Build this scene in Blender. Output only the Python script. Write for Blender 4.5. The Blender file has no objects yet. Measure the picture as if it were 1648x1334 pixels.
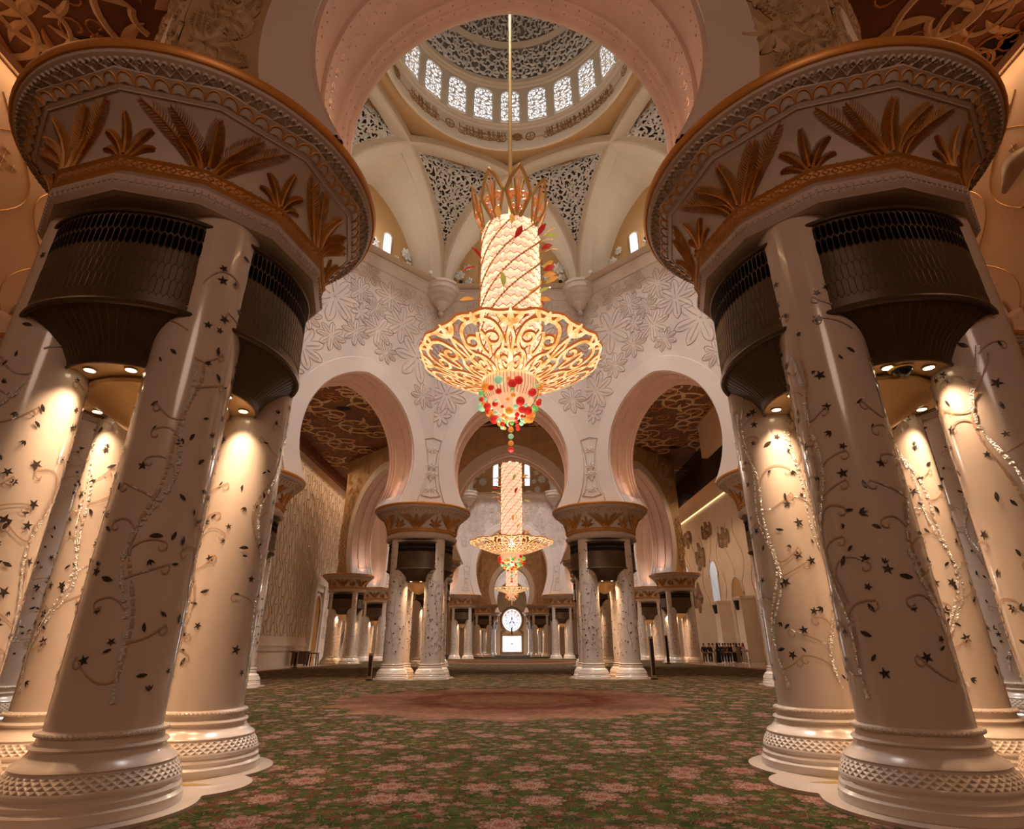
import bpy, bmesh, math, random
from math import sin, cos, pi, sqrt, radians, atan2, hypot, tan
from mathutils import Vector, Matrix
SC = bpy.context.scene
COL = SC.collection
TAU = 2*pi

# ------------------------------------------------------------------ materials
def _nt(name):
    m = bpy.data.materials.new(name); m.use_nodes = True
    nt = m.node_tree; b = nt.nodes['Principled BSDF']
    return m, nt, b

def nd(nt, t, **k):
    n = nt.nodes.new(t)
    for a, v in k.items():
        if a.startswith('i_'):
            n.inputs[a[2:].replace('_', ' ')].default_value = v
        else:
            setattr(n, a, v)
    return n

def mth(nt, op, a, b=None, c=None, clamp=False):
    n = nt.nodes.new('ShaderNodeMath'); n.operation = op; n.use_clamp = clamp
    for i, x in enumerate((a, b, c)):
        if x is None: continue
        if isinstance(x, (int, float)): n.inputs[i].default_value = x
        else: nt.links.new(x, n.inputs[i])
    return n.outputs[0]

def mixc(nt, fac, a, b):
    n = nt.nodes.new('ShaderNodeMix'); n.data_type = 'RGBA'
    for i, x in ((0, fac), (6, a), (7, b)):
        if isinstance(x, (int, float)): n.inputs[i].default_value = x
        elif isinstance(x, tuple): n.inputs[i].default_value = (x[0], x[1], x[2], 1)
        else: nt.links.new(x, n.inputs[i])
    return n.outputs[2]

def ramp(nt, fac, stops, interp='LINEAR'):
    n = nt.nodes.new('ShaderNodeValToRGB'); r = n.color_ramp; r.interpolation = interp
    while len(r.elements) < len(stops): r.elements.new(0.5)
    for e, (p, c) in zip(r.elements, stops):
        e.position = p; e.color = (c[0], c[1], c[2], 1) if isinstance(c, tuple) else (c, c, c, 1)
    nt.links.new(fac, n.inputs[0])
    return n.outputs[0]

MATS = {}
def mat(name, col, rough=.5, metal=0., emis=None, es=0., var=0., vs=1.5, bump=0., bs=8., coat=0., spec=.5):
    m, nt, b = _nt(name)
    b.inputs['Roughness'].default_value = rough
    b.inputs['Metallic'].default_value = metal
    b.inputs['Specular IOR Level'].default_value = spec
    b.inputs['Coat Weight'].default_value = coat
    tc = nd(nt, 'ShaderNodeTexCoord')
    if var > 0:
        no = nd(nt, 'ShaderNodeTexNoise', i_Scale=vs, i_Detail=4.)
        nt.links.new(tc.outputs['Object'], no.inputs['Vector'])
        lo = tuple(c*(1-var) for c in col); hi = tuple(min(1, c*(1+var)) for c in col)
        nt.links.new(ramp(nt, no.outputs['Fac'], [(.3, lo), (.7, hi)]), b.inputs['Base Color'])
    else:
        b.inputs['Base Color'].default_value = (*col, 1)
    if emis:
        b.inputs['Emission Color'].default_value = (*emis, 1)
        b.inputs['Emission Strength'].default_value = es
    if bump > 0:
        no = nd(nt, 'ShaderNodeTexNoise', i_Scale=bs, i_Detail=3.)
        nt.links.new(tc.outputs['Object'], no.inputs['Vector'])
        bp = nd(nt, 'ShaderNodeBump', i_Strength=bump, i_Distance=.05)
        nt.links.new(no.outputs['Fac'], bp.inputs['Height']); nt.links.new(bp.outputs[0], b.inputs['Normal'])
    MATS[name] = m
    return m

mat('column_marble', (.70, .60, .52), .16, var=.04, vs=.9, coat=.3)
mat('base_marble', (.76, .66, .57), .22, var=.05, vs=1.2, coat=.2)
mat('pearl', (.95, .93, .90), .22, metal=.25, bump=1., bs=45, coat=.6)
mat('tendril', (.50, .34, .23), .4)
mat('inlay_dark', (.045, .035, .03), .25, var=.5, vs=30)
mat('vent_bronze', (.085, .050, .024), .42, metal=.35, var=.2, vs=3)
mat('vent_line', (.13, .085, .042), .4, metal=.5)
mat('vent_slot', (.002, .002, .002), .8, spec=.05)
mat('soffit_gold', (.62, .42, .19), .35, metal=.45)
mat('cap_plaster', (.60, .48, .40), .55, var=.05, vs=2)
mat('cap_gold', (.66, .31, .07), .5, metal=.12, var=.18, vs=5)
mat('rim_gold', (.64, .28, .06), .4, metal=.3)
mat('wall_plaster', (.70, .60, .54), .6, var=.06, vs=.8)
mat('arch_plaster', (.74, .64, .58), .5, var=.03, vs=.8)
mat('arch_soffit', (.70, .53, .44), .5, var=.05, vs=1.2)
mat('relief_line', (.50, .40, .335), .6)
mat('outer_plaster', (.50, .31, .16), .65, var=.12, vs=1.1, bump=.6, bs=2.2)
mat('outer_leaf', (.60, .41, .24), .6, var=.1, vs=3)
mat('vault_cream', (.66, .54, .40), .6, var=.03)
mat('vault_brown', (.50, .30, .13), .6)
mat('lattice_white', (.78, .73, .67), .55)
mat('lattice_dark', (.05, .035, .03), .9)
mat('lattice_back', (.30, .24, .19), .9)
mat('gold_script', (.27, .13, .025), .5, metal=.1)
mat('window_glow', (.9, .9, .9), .4, emis=(.93, .96, 1), es=1.15)
mat('ceiling_brown', (.17, .060, .022), .6, var=.25, vs=.7)
mat('ceiling_scroll', (.62, .42, .24), .55)
mat('ceiling_fine', (.48, .20, .06), .5)
mat('ceiling_dark', (.012, .010, .010), .9)
mat('side_wall', (.68, .46, .28), .6, var=.06, vs=.5)
mat('side_wall_pale', (.74, .62, .51), .6, var=.07, vs=.6)
mat('wall_gold_line', (.50, .26, .06), .4, metal=.4)
mat('wall_flower', (.70, .50, .33), .5)
mat('star_flower', (.80, .76, .70), .5)
mat('brown_flower', (.30, .19, .11), .5)
mat('post_wood', (.32, .17, .08), .45)
mat('cap_light', (.62, .52, .45), .5)
mat('cap_bright', (.75, .42, .16), .38, metal=.3)
mat('marble_floor', (.62, .52, .44), .15, var=.05, vs=.6, coat=.3)
mat('gold_inlay', (.66, .46, .12), .25, metal=.6)
mat('lamp_glow', (1, .9, .7), .4, emis=(1, .78, .48), es=8)
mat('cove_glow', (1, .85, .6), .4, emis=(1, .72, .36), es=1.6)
mat('chand_gold', (.60, .34, .10), .28, metal=.85)
mat('rod_brass', (.72, .46, .17), .28, metal=.7)
mat('crystal_edge', (.25, .09, .03), .35, metal=.5, emis=(.5, .17, .05), es=.5)
mat('pan_core', (.25, .15, .06), .3, emis=(1, .72, .32), es=1.05)
mat('pan_edge', (.5, .12, .03), .3, emis=(.7, .17, .03), es=.45)
mat('pendant_core', (.9, .7, .5), .3, emis=(1, .55, .30), es=.7)
mat('leaf_red', (.45, .02, .02), .15, emis=(.5, .03, .02), es=.25)
mat('leaf_green', (.42, .46, .10), .15, emis=(.5, .5, .12), es=.35)
mat('leaf_amber', (.70, .36, .08), .15, emis=(.8, .4, .08), es=.35)
mat('bead_red', (.65, .02, .02), .1, emis=(.75, .03, .02), es=.42, coat=.5)
mat('bead_green', (.15, .62, .12), .1, emis=(.2, .75, .18), es=.42, coat=.5)
mat('bead_orange', (.9, .32, .04), .1, emis=(1, .35, .05), es=.42, coat=.5)
mat('bead_mint', (.4, .8, .5), .1, emis=(.4, .85, .5), es=.42, coat=.5)
mat('dark_iron', (.03, .022, .018), .45, metal=.5)
mat('dark_wood', (.10, .05, .025), .4)
mat('gold_door', (.50, .24, .06), .35, metal=.4)
mat('bronze_glass', (.09, .055, .035), .08, metal=.3)
mat('day_blue', (.6, .66, .72), .4, emis=(.55, .66, .78), es=.35)
mat('black_plastic', (.01, .01, .01), .2, coat=.5)
mat('white_plastic', (.7, .65, .6), .4)
mat('skin', (.45, .26, .17), .5)
mat('hair', (.015, .012, .01), .5)
mat('stain_blue', (.06, .06, .32), .2, emis=(.12, .13, .5), es=.5)
mat('stain_rose', (.6, .35, .28), .2, emis=(.75, .5, .4), es=.8)
for n_, c_ in dict(black=(.012, .012, .014), navy=(.02, .025, .05), grey=(.09, .09, .095), white=(.62, .56, .52), tan=(.32, .22, .15),
                   red=(.35, .03, .03), teal=(.03, .07, .07), brown=(.10, .06, .04), denim=(.05, .07, .12)).items():
    mat('cloth_'+n_, c_, .8)

def crystal_mat():
    m, nt, b = _nt('crystal_panel')
    tc = nd(nt, 'ShaderNodeTexCoord')
    no = nd(nt, 'ShaderNodeTexNoise', i_Scale=9., i_Detail=6., i_Roughness=.75)
    nt.links.new(tc.outputs['Object'], no.inputs['Vector'])
    c = ramp(nt, no.outputs['Fac'], [(.34, (.82, .38, .20)), (.5, (1, .63, .43)), (.66, (1, .85, .68))])
    nt.links.new(c, b.inputs['Emission Color']); nt.links.new(c, b.inputs['Base Color'])
    s = mth(nt, 'MULTIPLY_ADD', no.outputs['Fac'], 1.0, .27)
    nt.links.new(s, b.inputs['Emission Strength'])
    b.inputs['Roughness'].default_value = .2
    MATS['crystal_panel'] = m
crystal_mat()

def pan_mat():
    m = MATS['pan_core']; nt = m.node_tree; b = nt.nodes['Principled BSDF']
    no = nd(nt, 'ShaderNodeTexNoise', i_Scale=2.6, i_Detail=5., i_Roughness=.7)
    tc = nd(nt, 'ShaderNodeTexCoord'); nt.links.new(tc.outputs['Object'], no.inputs['Vector'])
    nt.links.new(ramp(nt, no.outputs['Fac'], [(.36, (.80, .34, .08)), (.48, (1, .66, .24)), (.62, (1, .88, .52))]), b.inputs['Emission Color'])
pan_mat()

def base_band_mat():
    # marble with a carved interlace band
    m, nt, b = _nt('carved_band')
    b.inputs['Base Color'].default_value = (.78, .66, .55, 1); b.inputs['Roughness'].default_value = .35
    tc = nd(nt, 'ShaderNodeTexCoord'); sp = nd(nt, 'ShaderNodeSeparateXYZ')
    nt.links.new(tc.outputs['Object'], sp.inputs[0])
    an = mth(nt, 'ARCTAN2', sp.outputs[1], sp.outputs[0])
    p = mth(nt, 'MULTIPLY', an, 54.); q = mth(nt, 'MULTIPLY', sp.outputs[2], 95.)
    s1 = mth(nt, 'SINE', mth(nt, 'ADD', p, q)); s2 = mth(nt, 'SINE', mth(nt, 'SUBTRACT', p, q))
    h = mth(nt, 'MAXIMUM', s1, s2)
    bp = nd(nt, 'ShaderNodeBump', i_Strength=.7, i_Distance=.012)
    nt.links.new(h, bp.inputs['Height']); nt.links.new(bp.outputs[0], b.inputs['Normal'])
    c = mixc(nt, mth(nt, 'MULTIPLY_ADD', h, .5, .5, clamp=True), (.58, .46, .37), (.80, .68, .57))
    nt.links.new(c, b.inputs['Base Color'])
    MATS['carved_band'] = m
base_band_mat()

def carpet_mat():
    m, nt, b = _nt('carpet_pile')
    b.inputs['Roughness'].default_value = .95; b.inputs['Specular IOR Level'].default_value = .1
    tc = nd(nt, 'ShaderNodeTexCoord'); P = tc.outputs['Object']
    # gentle warp
    wn = nd(nt, 'ShaderNodeTexNoise', i_Scale=1.3, i_Detail=2.); nt.links.new(P, wn.inputs['Vector'])
    vm = nd(nt, 'ShaderNodeVectorMath', operation='MULTIPLY_ADD')
    nt.links.new(wn.outputs['Color'], vm.inputs[0]); vm.inputs[1].default_value = (.16, .16, 0); nt.links.new(P, vm.inputs[2])
    W = vm.outputs[0]
    def flower(scale, petals, size, amp, rnd=.75, seed=0.):
        off = nd(nt, 'ShaderNodeVectorMath', operation='ADD'); nt.links.new(W, off.inputs[0]); off.inputs[1].default_value = (seed, seed*.7, 0)
        v = nd(nt, 'ShaderNodeTexVoronoi', voronoi_dimensions='2D', i_Scale=scale, i_Randomness=rnd); nt.links.new(off.outputs[0], v.inputs['Vector'])
        d = nd(nt, 'ShaderNodeVectorMath', operation='SUBTRACT'); nt.links.new(off.outputs[0], d.inputs[0]); nt.links.new(v.outputs['Position'], d.inputs[1])
        s = nd(nt, 'ShaderNodeSeparateXYZ'); nt.links.new(d.outputs[0], s.inputs[0])
        a = mth(nt, 'ARCTAN2', s.outputs[1], s.outputs[0])
        sc = nd(nt, 'ShaderNodeSeparateColor'); nt.links.new(v.outputs['Color'], sc.inputs[0])
        ca = mth(nt, 'ABSOLUTE', mth(nt, 'COSINE', mth(nt, 'MULTIPLY_ADD', a, petals*.5, mth(nt, 'MULTIPLY', sc.outputs[0], 6.))))
        rr = mth(nt, 'DIVIDE', v.outputs['Distance'], mth(nt, 'MULTIPLY_ADD', ca, amp, size))
        return rr, sc.outputs[1]
    green = ramp(nt, nd_noise(nt, P, 3.2), [(.35, (.018, .034, .003)), (.65, (.062, .088, .010))])
    # leaf and vine layers
    col = green
    for sc_, si, sd, c1, c2, pet in ((7.5, .13, 3.1, (.16, .085, .045), (.07, .035, .014), 3), (4.6, .11, 8.3, (.22, .12, .075), (.15, .035, .02), 5)):
        r, k = flower(sc_, pet, si, .24, 1., sd)
        f = ramp(nt, r, [(.92, 1.), (1., 0.)])
        col = mixc(nt, f, col, mixc(nt, ramp(nt, k, [(.45, 0.), (.5, 1.)]), c1, c2))
    # curling vines: contour lines of a noise field
    n2 = nd(nt, 'ShaderNodeTexNoise', i_Scale=2.1, i_Detail=1.); nt.links.new(P, n2.inputs['Vector'])
    sw = mth(nt, 'ABSOLUTE', mth(nt, 'SINE', mth(nt, 'MULTIPLY', n2.outputs['Fac'], 70.)))
    col = mixc(nt, ramp(nt, sw, [(.06, 1.), (.13, 0.)]), col, (.30, .19, .11))
    r, k = flower(2.4, 7, .13, .12, 1., 1.7)
    cc = ramp(nt, r, [(0, (.12, .015, .012)), (.20, (.42, .26, .18)), (.34, (.15, .035, .025)), (.50, (.42, .25, .17)), (.66, (.10, .035, .02)), (.78, (.32, .16, .105)), (.90, (.05, .015, .01)), (1., (.05, .015, .01))])
    col = mixc(nt, ramp(nt, r, [(.97, 1.), (1., 0.)]), col, cc)
    r, k = flower(1.05, 9, .18, .10, .75, 0.)
    cc = ramp(nt, r, [(0, (.48, .30, .21)), (.12, (.20, .03, .02)), (.25, (.40, .15, .10)), (.32, (.015, .01, .01)), (.38, (.52, .32, .22)), (.52, (.20, .06, .04)), (.60, (.50, .31, .22)), (.74, (.13, .05, .03)), (.86, (.40, .22, .15)), (.95, (.06, .02, .012)), (1., (.06, .02, .012))])
    col = mixc(nt, ramp(nt, r, [(.985, 1.), (1., 0.)]), col, cc)
    # medallions
    sp = nd(nt, 'ShaderNodeSeparateXYZ'); nt.links.new(P, sp.inputs[0])
    for cy, R0 in ((19.5, 5.9), (71.7, 12.), (123.2, 5.9)):
        dy = mth(nt, 'SUBTRACT', sp.outputs[1], cy)
        rr = mth(nt, 'SQRT', mth(nt, 'ADD', mth(nt, 'MULTIPLY', sp.outputs[0], sp.outputs[0]), mth(nt, 'MULTIPLY', dy, dy)))
        an = mth(nt, 'ARCTAN2', dy, sp.outputs[0])
        sc = mth(nt, 'ABSOLUTE', mth(nt, 'SINE', mth(nt, 'MULTIPLY', an, 8.)))
        q = mth(nt, 'DIVIDE', rr, mth(nt, 'MULTIPLY_ADD', sc, -.11*R0, R0))
        n3 = nd(nt, 'ShaderNodeTexNoise', i_Scale=4.5, i_Detail=3.); nt.links.new(P, n3.inputs['Vector'])
        qq = mth(nt, 'MULTIPLY_ADD', n3.outputs['Fac'], .10, mth(nt, 'SUBTRACT', q, .05))
        mc = ramp(nt, qq, [(0, (0.667, 0.377, 0.246)), (.24, (0.638, 0.341, 0.217)), (.30, (0.493, 0.203, 0.131)), (.40, (0.551, 0.261, 0.160)), (.47, (0.319, 0.065, 0.051)), (.56, (0.362, 0.102, 0.072)), (.60, (0.522, 0.239, 0.152)), (.85, (0.478, 0.217, 0.131)), (.96, (0.348, 0.160, 0.087)), (1., (0.217, 0.116, 0.051))])
        mc = mixc(nt, mth(nt, 'MULTIPLY', ramp(nt, n3.outputs['Fac'], [(.45, 0.), (.62, 1.)]), .55), mc, (.33, .10, .065))
        mc = mixc(nt, .38, mc, col)
        col = mixc(nt, ramp(nt, q, [(.97, 1.), (1.0, 0.)]), col, mc)
    # pile mown in strips, and a soft reddish border
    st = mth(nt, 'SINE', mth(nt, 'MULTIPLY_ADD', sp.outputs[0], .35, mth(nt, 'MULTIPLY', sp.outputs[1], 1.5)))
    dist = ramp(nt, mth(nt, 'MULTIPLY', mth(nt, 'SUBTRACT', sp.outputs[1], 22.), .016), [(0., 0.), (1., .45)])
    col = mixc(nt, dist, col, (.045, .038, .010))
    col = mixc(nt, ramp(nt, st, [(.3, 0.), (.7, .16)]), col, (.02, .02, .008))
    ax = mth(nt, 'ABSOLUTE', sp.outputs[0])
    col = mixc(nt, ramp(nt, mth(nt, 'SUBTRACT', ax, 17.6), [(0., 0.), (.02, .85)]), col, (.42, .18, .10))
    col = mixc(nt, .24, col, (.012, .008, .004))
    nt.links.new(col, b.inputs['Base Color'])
    nb = nd(nt, 'ShaderNodeTexNoise', i_Scale=60.); nt.links.new(P, nb.inputs['Vector'])
    bp = nd(nt, 'ShaderNodeBump', i_Strength=.35, i_Distance=.02)
    nt.links.new(nb.outputs['Fac'], bp.inputs['Height']); nt.links.new(bp.outputs[0], b.inputs['Normal'])
    MATS['carpet_pile'] = m
def nd_noise(nt, P, s):
    n = nd(nt, 'ShaderNodeTexNoise', i_Scale=s, i_Detail=4.); nt.links.new(P, n.inputs['Vector']); return n.outputs['Fac']
carpet_mat()

# ------------------------------------------------------------------ mesh builder
class MB:
    def __init__(s): s.v = []; s.f = []; s.m = []
    def add(s, vs, fs, m=0):
        b = len(s.v); s.v.extend(vs)
        for f in fs: s.f.append(tuple(b+i for i in f)); s.m.append(m)
    def quad(s, a, b, c, d, m=0): s.add([a, b, c, d], [(0, 1, 2, 3)], m)
    def box(s, x0, x1, y0, y1, z0, z1, m=0):
        s.add([(x0, y0, z0), (x1, y0, z0), (x1, y1, z0), (x0, y1, z0), (x0, y0, z1), (x1, y0, z1), (x1, y1, z1), (x0, y1, z1)],
              [(0, 3, 2, 1), (4, 5, 6, 7), (0, 1, 5, 4), (1, 2, 6, 5), (2, 3, 7, 6), (3, 0, 4, 7)], m)
    def lathe(s, prof, seg=32, m=0, c=(0, 0, 0), a0=0., ms=None):
        b = len(s.v); n = len(prof)
        for r, z in prof:
            for k in range(seg):
                a = a0+TAU*k/seg; s.v.append((c[0]+r*cos(a), c[1]+r*sin(a), c[2]+z))
        for i in range(n-1):
            for k in range(seg):
                k2 = (k+1) % seg
                s.f.append((b+i*seg+k, b+i*seg+k2, b+(i+1)*seg+k2, b+(i+1)*seg+k)); s.m.append(ms[i] if ms else m)
    def disc(s, r, z, seg=32, m=0, c=(0, 0, 0), a0=0.):
        b = len(s.v)
        for k in range(seg):
            a = a0+TAU*k/seg; s.v.append((c[0]+r*cos(a), c[1]+r*sin(a), c[2]+z))
        s.f.append(tuple(range(b, b+seg))); s.m.append(m)
    def grid(s, fn, nu, nv, m=0):
        b = len(s.v)
        for i in range(nu+1):
            for j in range(nv+1): s.v.append(tuple(fn(i/nu, j/nv)))
        for i in range(nu):
            for j in range(nv):
                s.f.append((b+i*(nv+1)+j, b+(i+1)*(nv+1)+j, b+(i+1)*(nv+1)+j+1, b+i*(nv+1)+j+1)); s.m.append(m)
    def tube(s, pts, r, seg=8, m=0, closed=False):
        pts = [Vector(p) for p in pts]; n = len(pts); b = len(s.v); up = Vector((0, 0, 1))
        for i, p in enumerate(pts):
            if closed: d = pts[(i+1) % n]-pts[i-1]
            else: d = pts[min(i+1, n-1)]-pts[max(i-1, 0)]
            d.normalize()
            x = d.cross(up)
            if x.length < 1e-3: x = d.cross(Vector((1, 0, 0)))
            x.normalize(); y = x.cross(d)
            rr = r(i/(n-1)) if callable(r) else r
            for k in range(seg):
                a = TAU*k/seg; s.v.append(tuple(p+x*(rr*cos(a))+y*(rr*sin(a))))
        for i in range(n if closed else n-1):
            j = (i+1) % n
            for k in range(seg):
                k2 = (k+1) % seg
                s.f.append((b+i*seg+k, b+i*seg+k2, b+j*seg+k2, b+j*seg+k)); s.m.append(m)
        if not closed:
            s.f.append(tuple(b+k for k in range(seg))[::-1]); s.m.append(m)
            s.f.append(tuple(b+(n-1)*seg+k for k in range(seg))); s.m.append(m)
    def sphere(s, c, r, m=0, nu=10, nv=6, sz=1.):
        prof = [(max(1e-4, r*sin(pi*i/nv)), -r*sz*cos(pi*i/nv)) for i in range(nv+1)]
        s.lathe(prof, nu, m, c)
    def poly(s, pts, m=0):
        b = len(s.v); s.v.extend(pts); s.f.append(tuple(range(b, b+len(pts)))); s.m.append(m)
    def mesh(s, name, mats, smooth=True, ang=38):
        me = bpy.data.meshes.new(name)
        me.from_pydata(s.v, [], s.f)
        for mm in mats: me.materials.append(MATS[mm])
        me.polygons.foreach_set('material_index', s.m)
        me.polygons.foreach_set('use_smooth', [smooth]*len(s.f))
        me.update()
        if smooth: me.set_sharp_from_angle(angle=radians(ang))
        return me
    def obj(s, name, mats, parent=None, smooth=True, ang=38, loc=None, rz=0):
        return link(name, s.mesh(name, mats, smooth, ang), parent, loc, rz)

def link(name, me, parent=None, loc=None, rz=0):
    o = bpy.data.objects.new(name, me); COL.objects.link(o)
    if parent: o.parent = parent
    if loc: o.location = loc
    if rz: o.rotation_euler = (0, 0, rz)
    return o
def empty(name, loc=(0, 0, 0), rz=0):
    o = bpy.data.objects.new(name, None); COL.objects.link(o); o.location = loc; o.rotation_euler = (0, 0, rz); o.empty_display_size = .2
    return o
def tag(o, label, cat, group=None):
    o['label'] = label; o['category'] = cat
    if group: o['group'] = group
    return o
def struct(o): o['kind'] = 'structure'; return o
def copy_tree(o, parent=None):
    c = o.copy(); COL.objects.link(c)
    if parent: c.parent = parent
    for ch in list(o.children): copy_tree(ch, c)
    return c

# ribbons drawn in (u,v) and laid on a surface S(u,v,h)
def rib(mb, pts, w, S, h0=0., h1=.03, m=0, edge=None):
    n = len(pts)
    if n < 2: return
    b = len(mb.v)
    secs = (-1, 0, 1) if edge is None else (-1, -.62, 0, .62, 1)
    for i, (x, y) in enumerate(pts):
        x0, y0 = pts[max(i-1, 0)]; x1, y1 = pts[min(i+1, n-1)]
        dx, dy = x1-x0, y1-y0; L = hypot(dx, dy) or 1
        nx, ny = -dy/L, dx/L
        ww = .5*(w(i/(n-1)) if callable(w) else w)
        for k in secs:
            h = h1 if abs(k) < .7 else h0
            mb.v.append(tuple(S(x+nx*ww*k, y+ny*ww*k, h)))
    K = len(secs)
    for i in range(n-1):
        for j in range(K-1):
            mb.f.append((b+i*K+j, b+i*K+j+1, b+(i+1)*K+j+1, b+(i+1)*K+j))
            mb.m.append(edge if (edge is not None and j in (0, K-2)) else m)
def taper(w, p=.8): return lambda t: w*max(.06, sin(pi*min(.985, max(.015, t)))**p)
def spiral(cx, cy, r, a0, turns, hand, n=16, k=.82):
    return [(cx+r*(1-k*t)*cos(a0+hand*TAU*turns*t), cy+r*(1-k*t)*sin(a0+hand*TAU*turns*t)) for t in [i/n for i in range(n+1)]]
def bez(p0, p1, p2, n=8):
    return [((1-t)**2*p0[0]+2*t*(1-t)*p1[0]+t*t*p2[0], (1-t)**2*p0[1]+2*t*(1-t)*p1[1]+t*t*p2[1]) for t in [i/n for i in range(n+1)]]
def runs(pts, inside):
    out = []; cur = []
    for p in pts:
        if inside(*p): cur.append(p)
        else:
            if len(cur) > 2: out.append(cur)
            cur = []
    if len(cur) > 2: out.append(cur)
    return out
def arab(mb, u0, u1, v0, v1, inside, S, g, w, h0=0., h1=.04, m=0, seed=1, leaves=4, turns=1.15):
    R = random.Random(seed)
    nu = max(1, int((u1-u0)/g+.5)); nv = max(1, int((v1-v0)/g+.5))
    for i in range(nu):
        for j in range(nv):
            cx = u0+(i+.5+R.uniform(-.18, .18))*(u1-u0)/nu; cy = v0+(j+.5+R.uniform(-.18, .18))*(v1-v0)/nv
            hand = 1 if (i+j) % 2 else -1; a0 = R.uniform(0, TAU); r = g*R.uniform(.46, .58)
            for p in runs(spiral(cx, cy, r, a0, turns, hand), inside): rib(mb, p, w, S, h0, h1, m)
            for k in range(leaves):
                a = a0+TAU*k/leaves+R.uniform(-.4, .4)
                p0 = (cx+r*.5*cos(a), cy+r*.5*sin(a)); L = g*R.uniform(.55, .85); b2 = a+hand*.9
                p1 = (p0[0]+L*.5*cos(a), p0[1]+L*.5*sin(a)); p2 = (p1[0]+L*.6*cos(b2), p1[1]+L*.6*sin(b2))
                for p in runs(bez(p0, p1, p2, 6), inside): rib(mb, p, taper(w*1.9), S, h0, h1, m)
def rosette(mb, cx, cy, r, n, S, m=0, h=.08, a0=0., wd=.5, inner=True):
    for lay, (rr, off, hh) in enumerate(((r, 0, h), (r*.62, pi/n, h*1.3)) if inner else ((r, 0, h),)):
        for k in range(n):
            a = a0+off+TAU*k/n
            ux, uy = cos(a), sin(a)
            pts = [(cx+ux*rr*t, cy+uy*rr*t) for t in (.08, .25, .45, .65, .82, 1.)]
            W = rr*TAU/n*wd*1.3
            rib(mb, pts, lambda t, W=W: W*(sin(pi*(t*.93+.05))**.75), S, hh*.15, hh, m)
def star5(S, mb, u, v, r, a0, m, n=5, k=.38):
    pts = []
    for i in range(2*n):
        a = a0+pi*i/n; q = r if i % 2 == 0 else r*k
        pts.append(S(u+q*cos(a), v+q*sin(a), 0))
    b = len(mb.v); mb.v.append(S(u, v, 0)); mb.v.extend(pts)
    for i in range(2*n): mb.f.append((b, b+1+i, b+1+(i+1) % (2*n))); mb.m.append(m)

# ------------------------------------------------------------------ layout (metres)
A = .98            # half spacing of the four columns in a pier
RC = .51           # shaft radius
ZCAP = 8.93
HS1, CY1 = 5.22, 20.25
HS2, CY2 = 7.49, 71.7
CY3 = 123.2
ZC = 22.0          # flat ceiling of the aisles

# ------------------------------------------------------------------ pier prototype
def shaft_mesh(seed):
    R = random.Random(seed); mb = MB()
    mb.lathe([(.53, .66), (.525, 1.5), (.515, 3.2), (RC, 5.0), (RC, 7.2)], 48, 0)
    mb.lathe([(RC+.0035, 2.62), (RC+.0035, 2.625)], 48, 0)
    def S(u, v, h):
        r = .538-.012*min(1, (v-.66)/3.) + .0025 + h
        if v > 3.2: r = .522+.0025+h-.004*min(1, (v-3.2)/2)
        a = u/.52
        return (r*cos(a), r*sin(a), v)
    C = TAU*.52
    def dashed(pts, w, m, gap=True):
        i = 0
        while i < len(pts)-2:
            k = R.choice((1, 1, 2)) if gap else 4
            rib(mb, pts[i:i+k+1], w*R.uniform(.45, 1.3), S, 0, .001, m); i += k+(1 if gap and R.random() < .45 else 0)
    def blossom(u, v):
        t = R.random(); a = R.uniform(0, TAU); s = R.uniform(.036, .068)
        if t < .40: star5(S, mb, u, v, s*1.15, a, 3)
        elif t < .52:
            for k in range(3):
                b = a+(k-1)*.6; rib(mb, [(u, v), (u+s*.6*cos(b), v+s*.6*sin(b)), (u+s*1.4*cos(b), v+s*1.4*sin(b))], taper(s*.5), S, 0, .001, 3)
        else:
            b = a+R.uniform(-.6, .6)
            rib(mb, bez((u-s*cos(a), v-s*sin(a)), (u, v), (u+s*cos(b), v+s*sin(b)), 5), taper(s*.75), S, 0, .001, 3)
    for q in range(4):
        u0 = C*q/4+R.uniform(-.2, .2); ph = R.uniform(0, 6); amp = R.uniform(.10, .17)
        main = [(u0+amp*sin(ph+z*1.9)+.06*sin(ph*2+z*4.1), z) for z in [1.0+i*.032 for i in range(int(5.4/.032))]]
        low = [p for p in main if p[1] < R.uniform(3.8, 5.2)]
        dashed(low, .044, 1)
        second = [(x+.10*sin((z-1.2)*2.1)*min(1, z-1.2), z) for x, z in main if z > 1.2]
        dashed(second[:int(len(second)*R.uniform(.6, .95))], .034, R.choice((1, 2)))
        z = 1.25
        while z < 6.2:
            i = min(len(main)-1, int((z-1.0)/.032)); x, y = main[i]; sg = R.choice((-1, 1)); L = R.uniform(.22, .48)
            bw = R.uniform(-.5, .9); c = [(x, y), (x+sg*L*.35, y+L*(.1+bw)), (x+sg*L*.95, y+L*.45)]
            tl = bez(*c, 8); ex, ey = tl[-1]
            curl = spiral(ex-sg*.03, ey-.06, .075, pi/2-sg*.4, .7, -sg, 8)
            rib(mb, tl, .018, S, 0, .001, 2); rib(mb, curl, .014, S, 0, .001, 2)
            if R.random() < .5: dashed(tl, .017, 1)
            blossom(ex+R.uniform(-.1, .1), ey+R.uniform(-.12, .12))
            if R.random() < .75: blossom(x-sg*R.uniform(.08, .3), y+R.uniform(-.15, .2))
            z += R.uniform(.20, .34)+.02*z
    for k in range(46): blossom(R.uniform(0, C), R.uniform(1.0, 3.6) if k < 24 else R.uniform(3.6, 6.7))
    return mb.mesh('column', ['column_marble', 'pearl', 'tendril', 'inlay_dark'])

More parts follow.
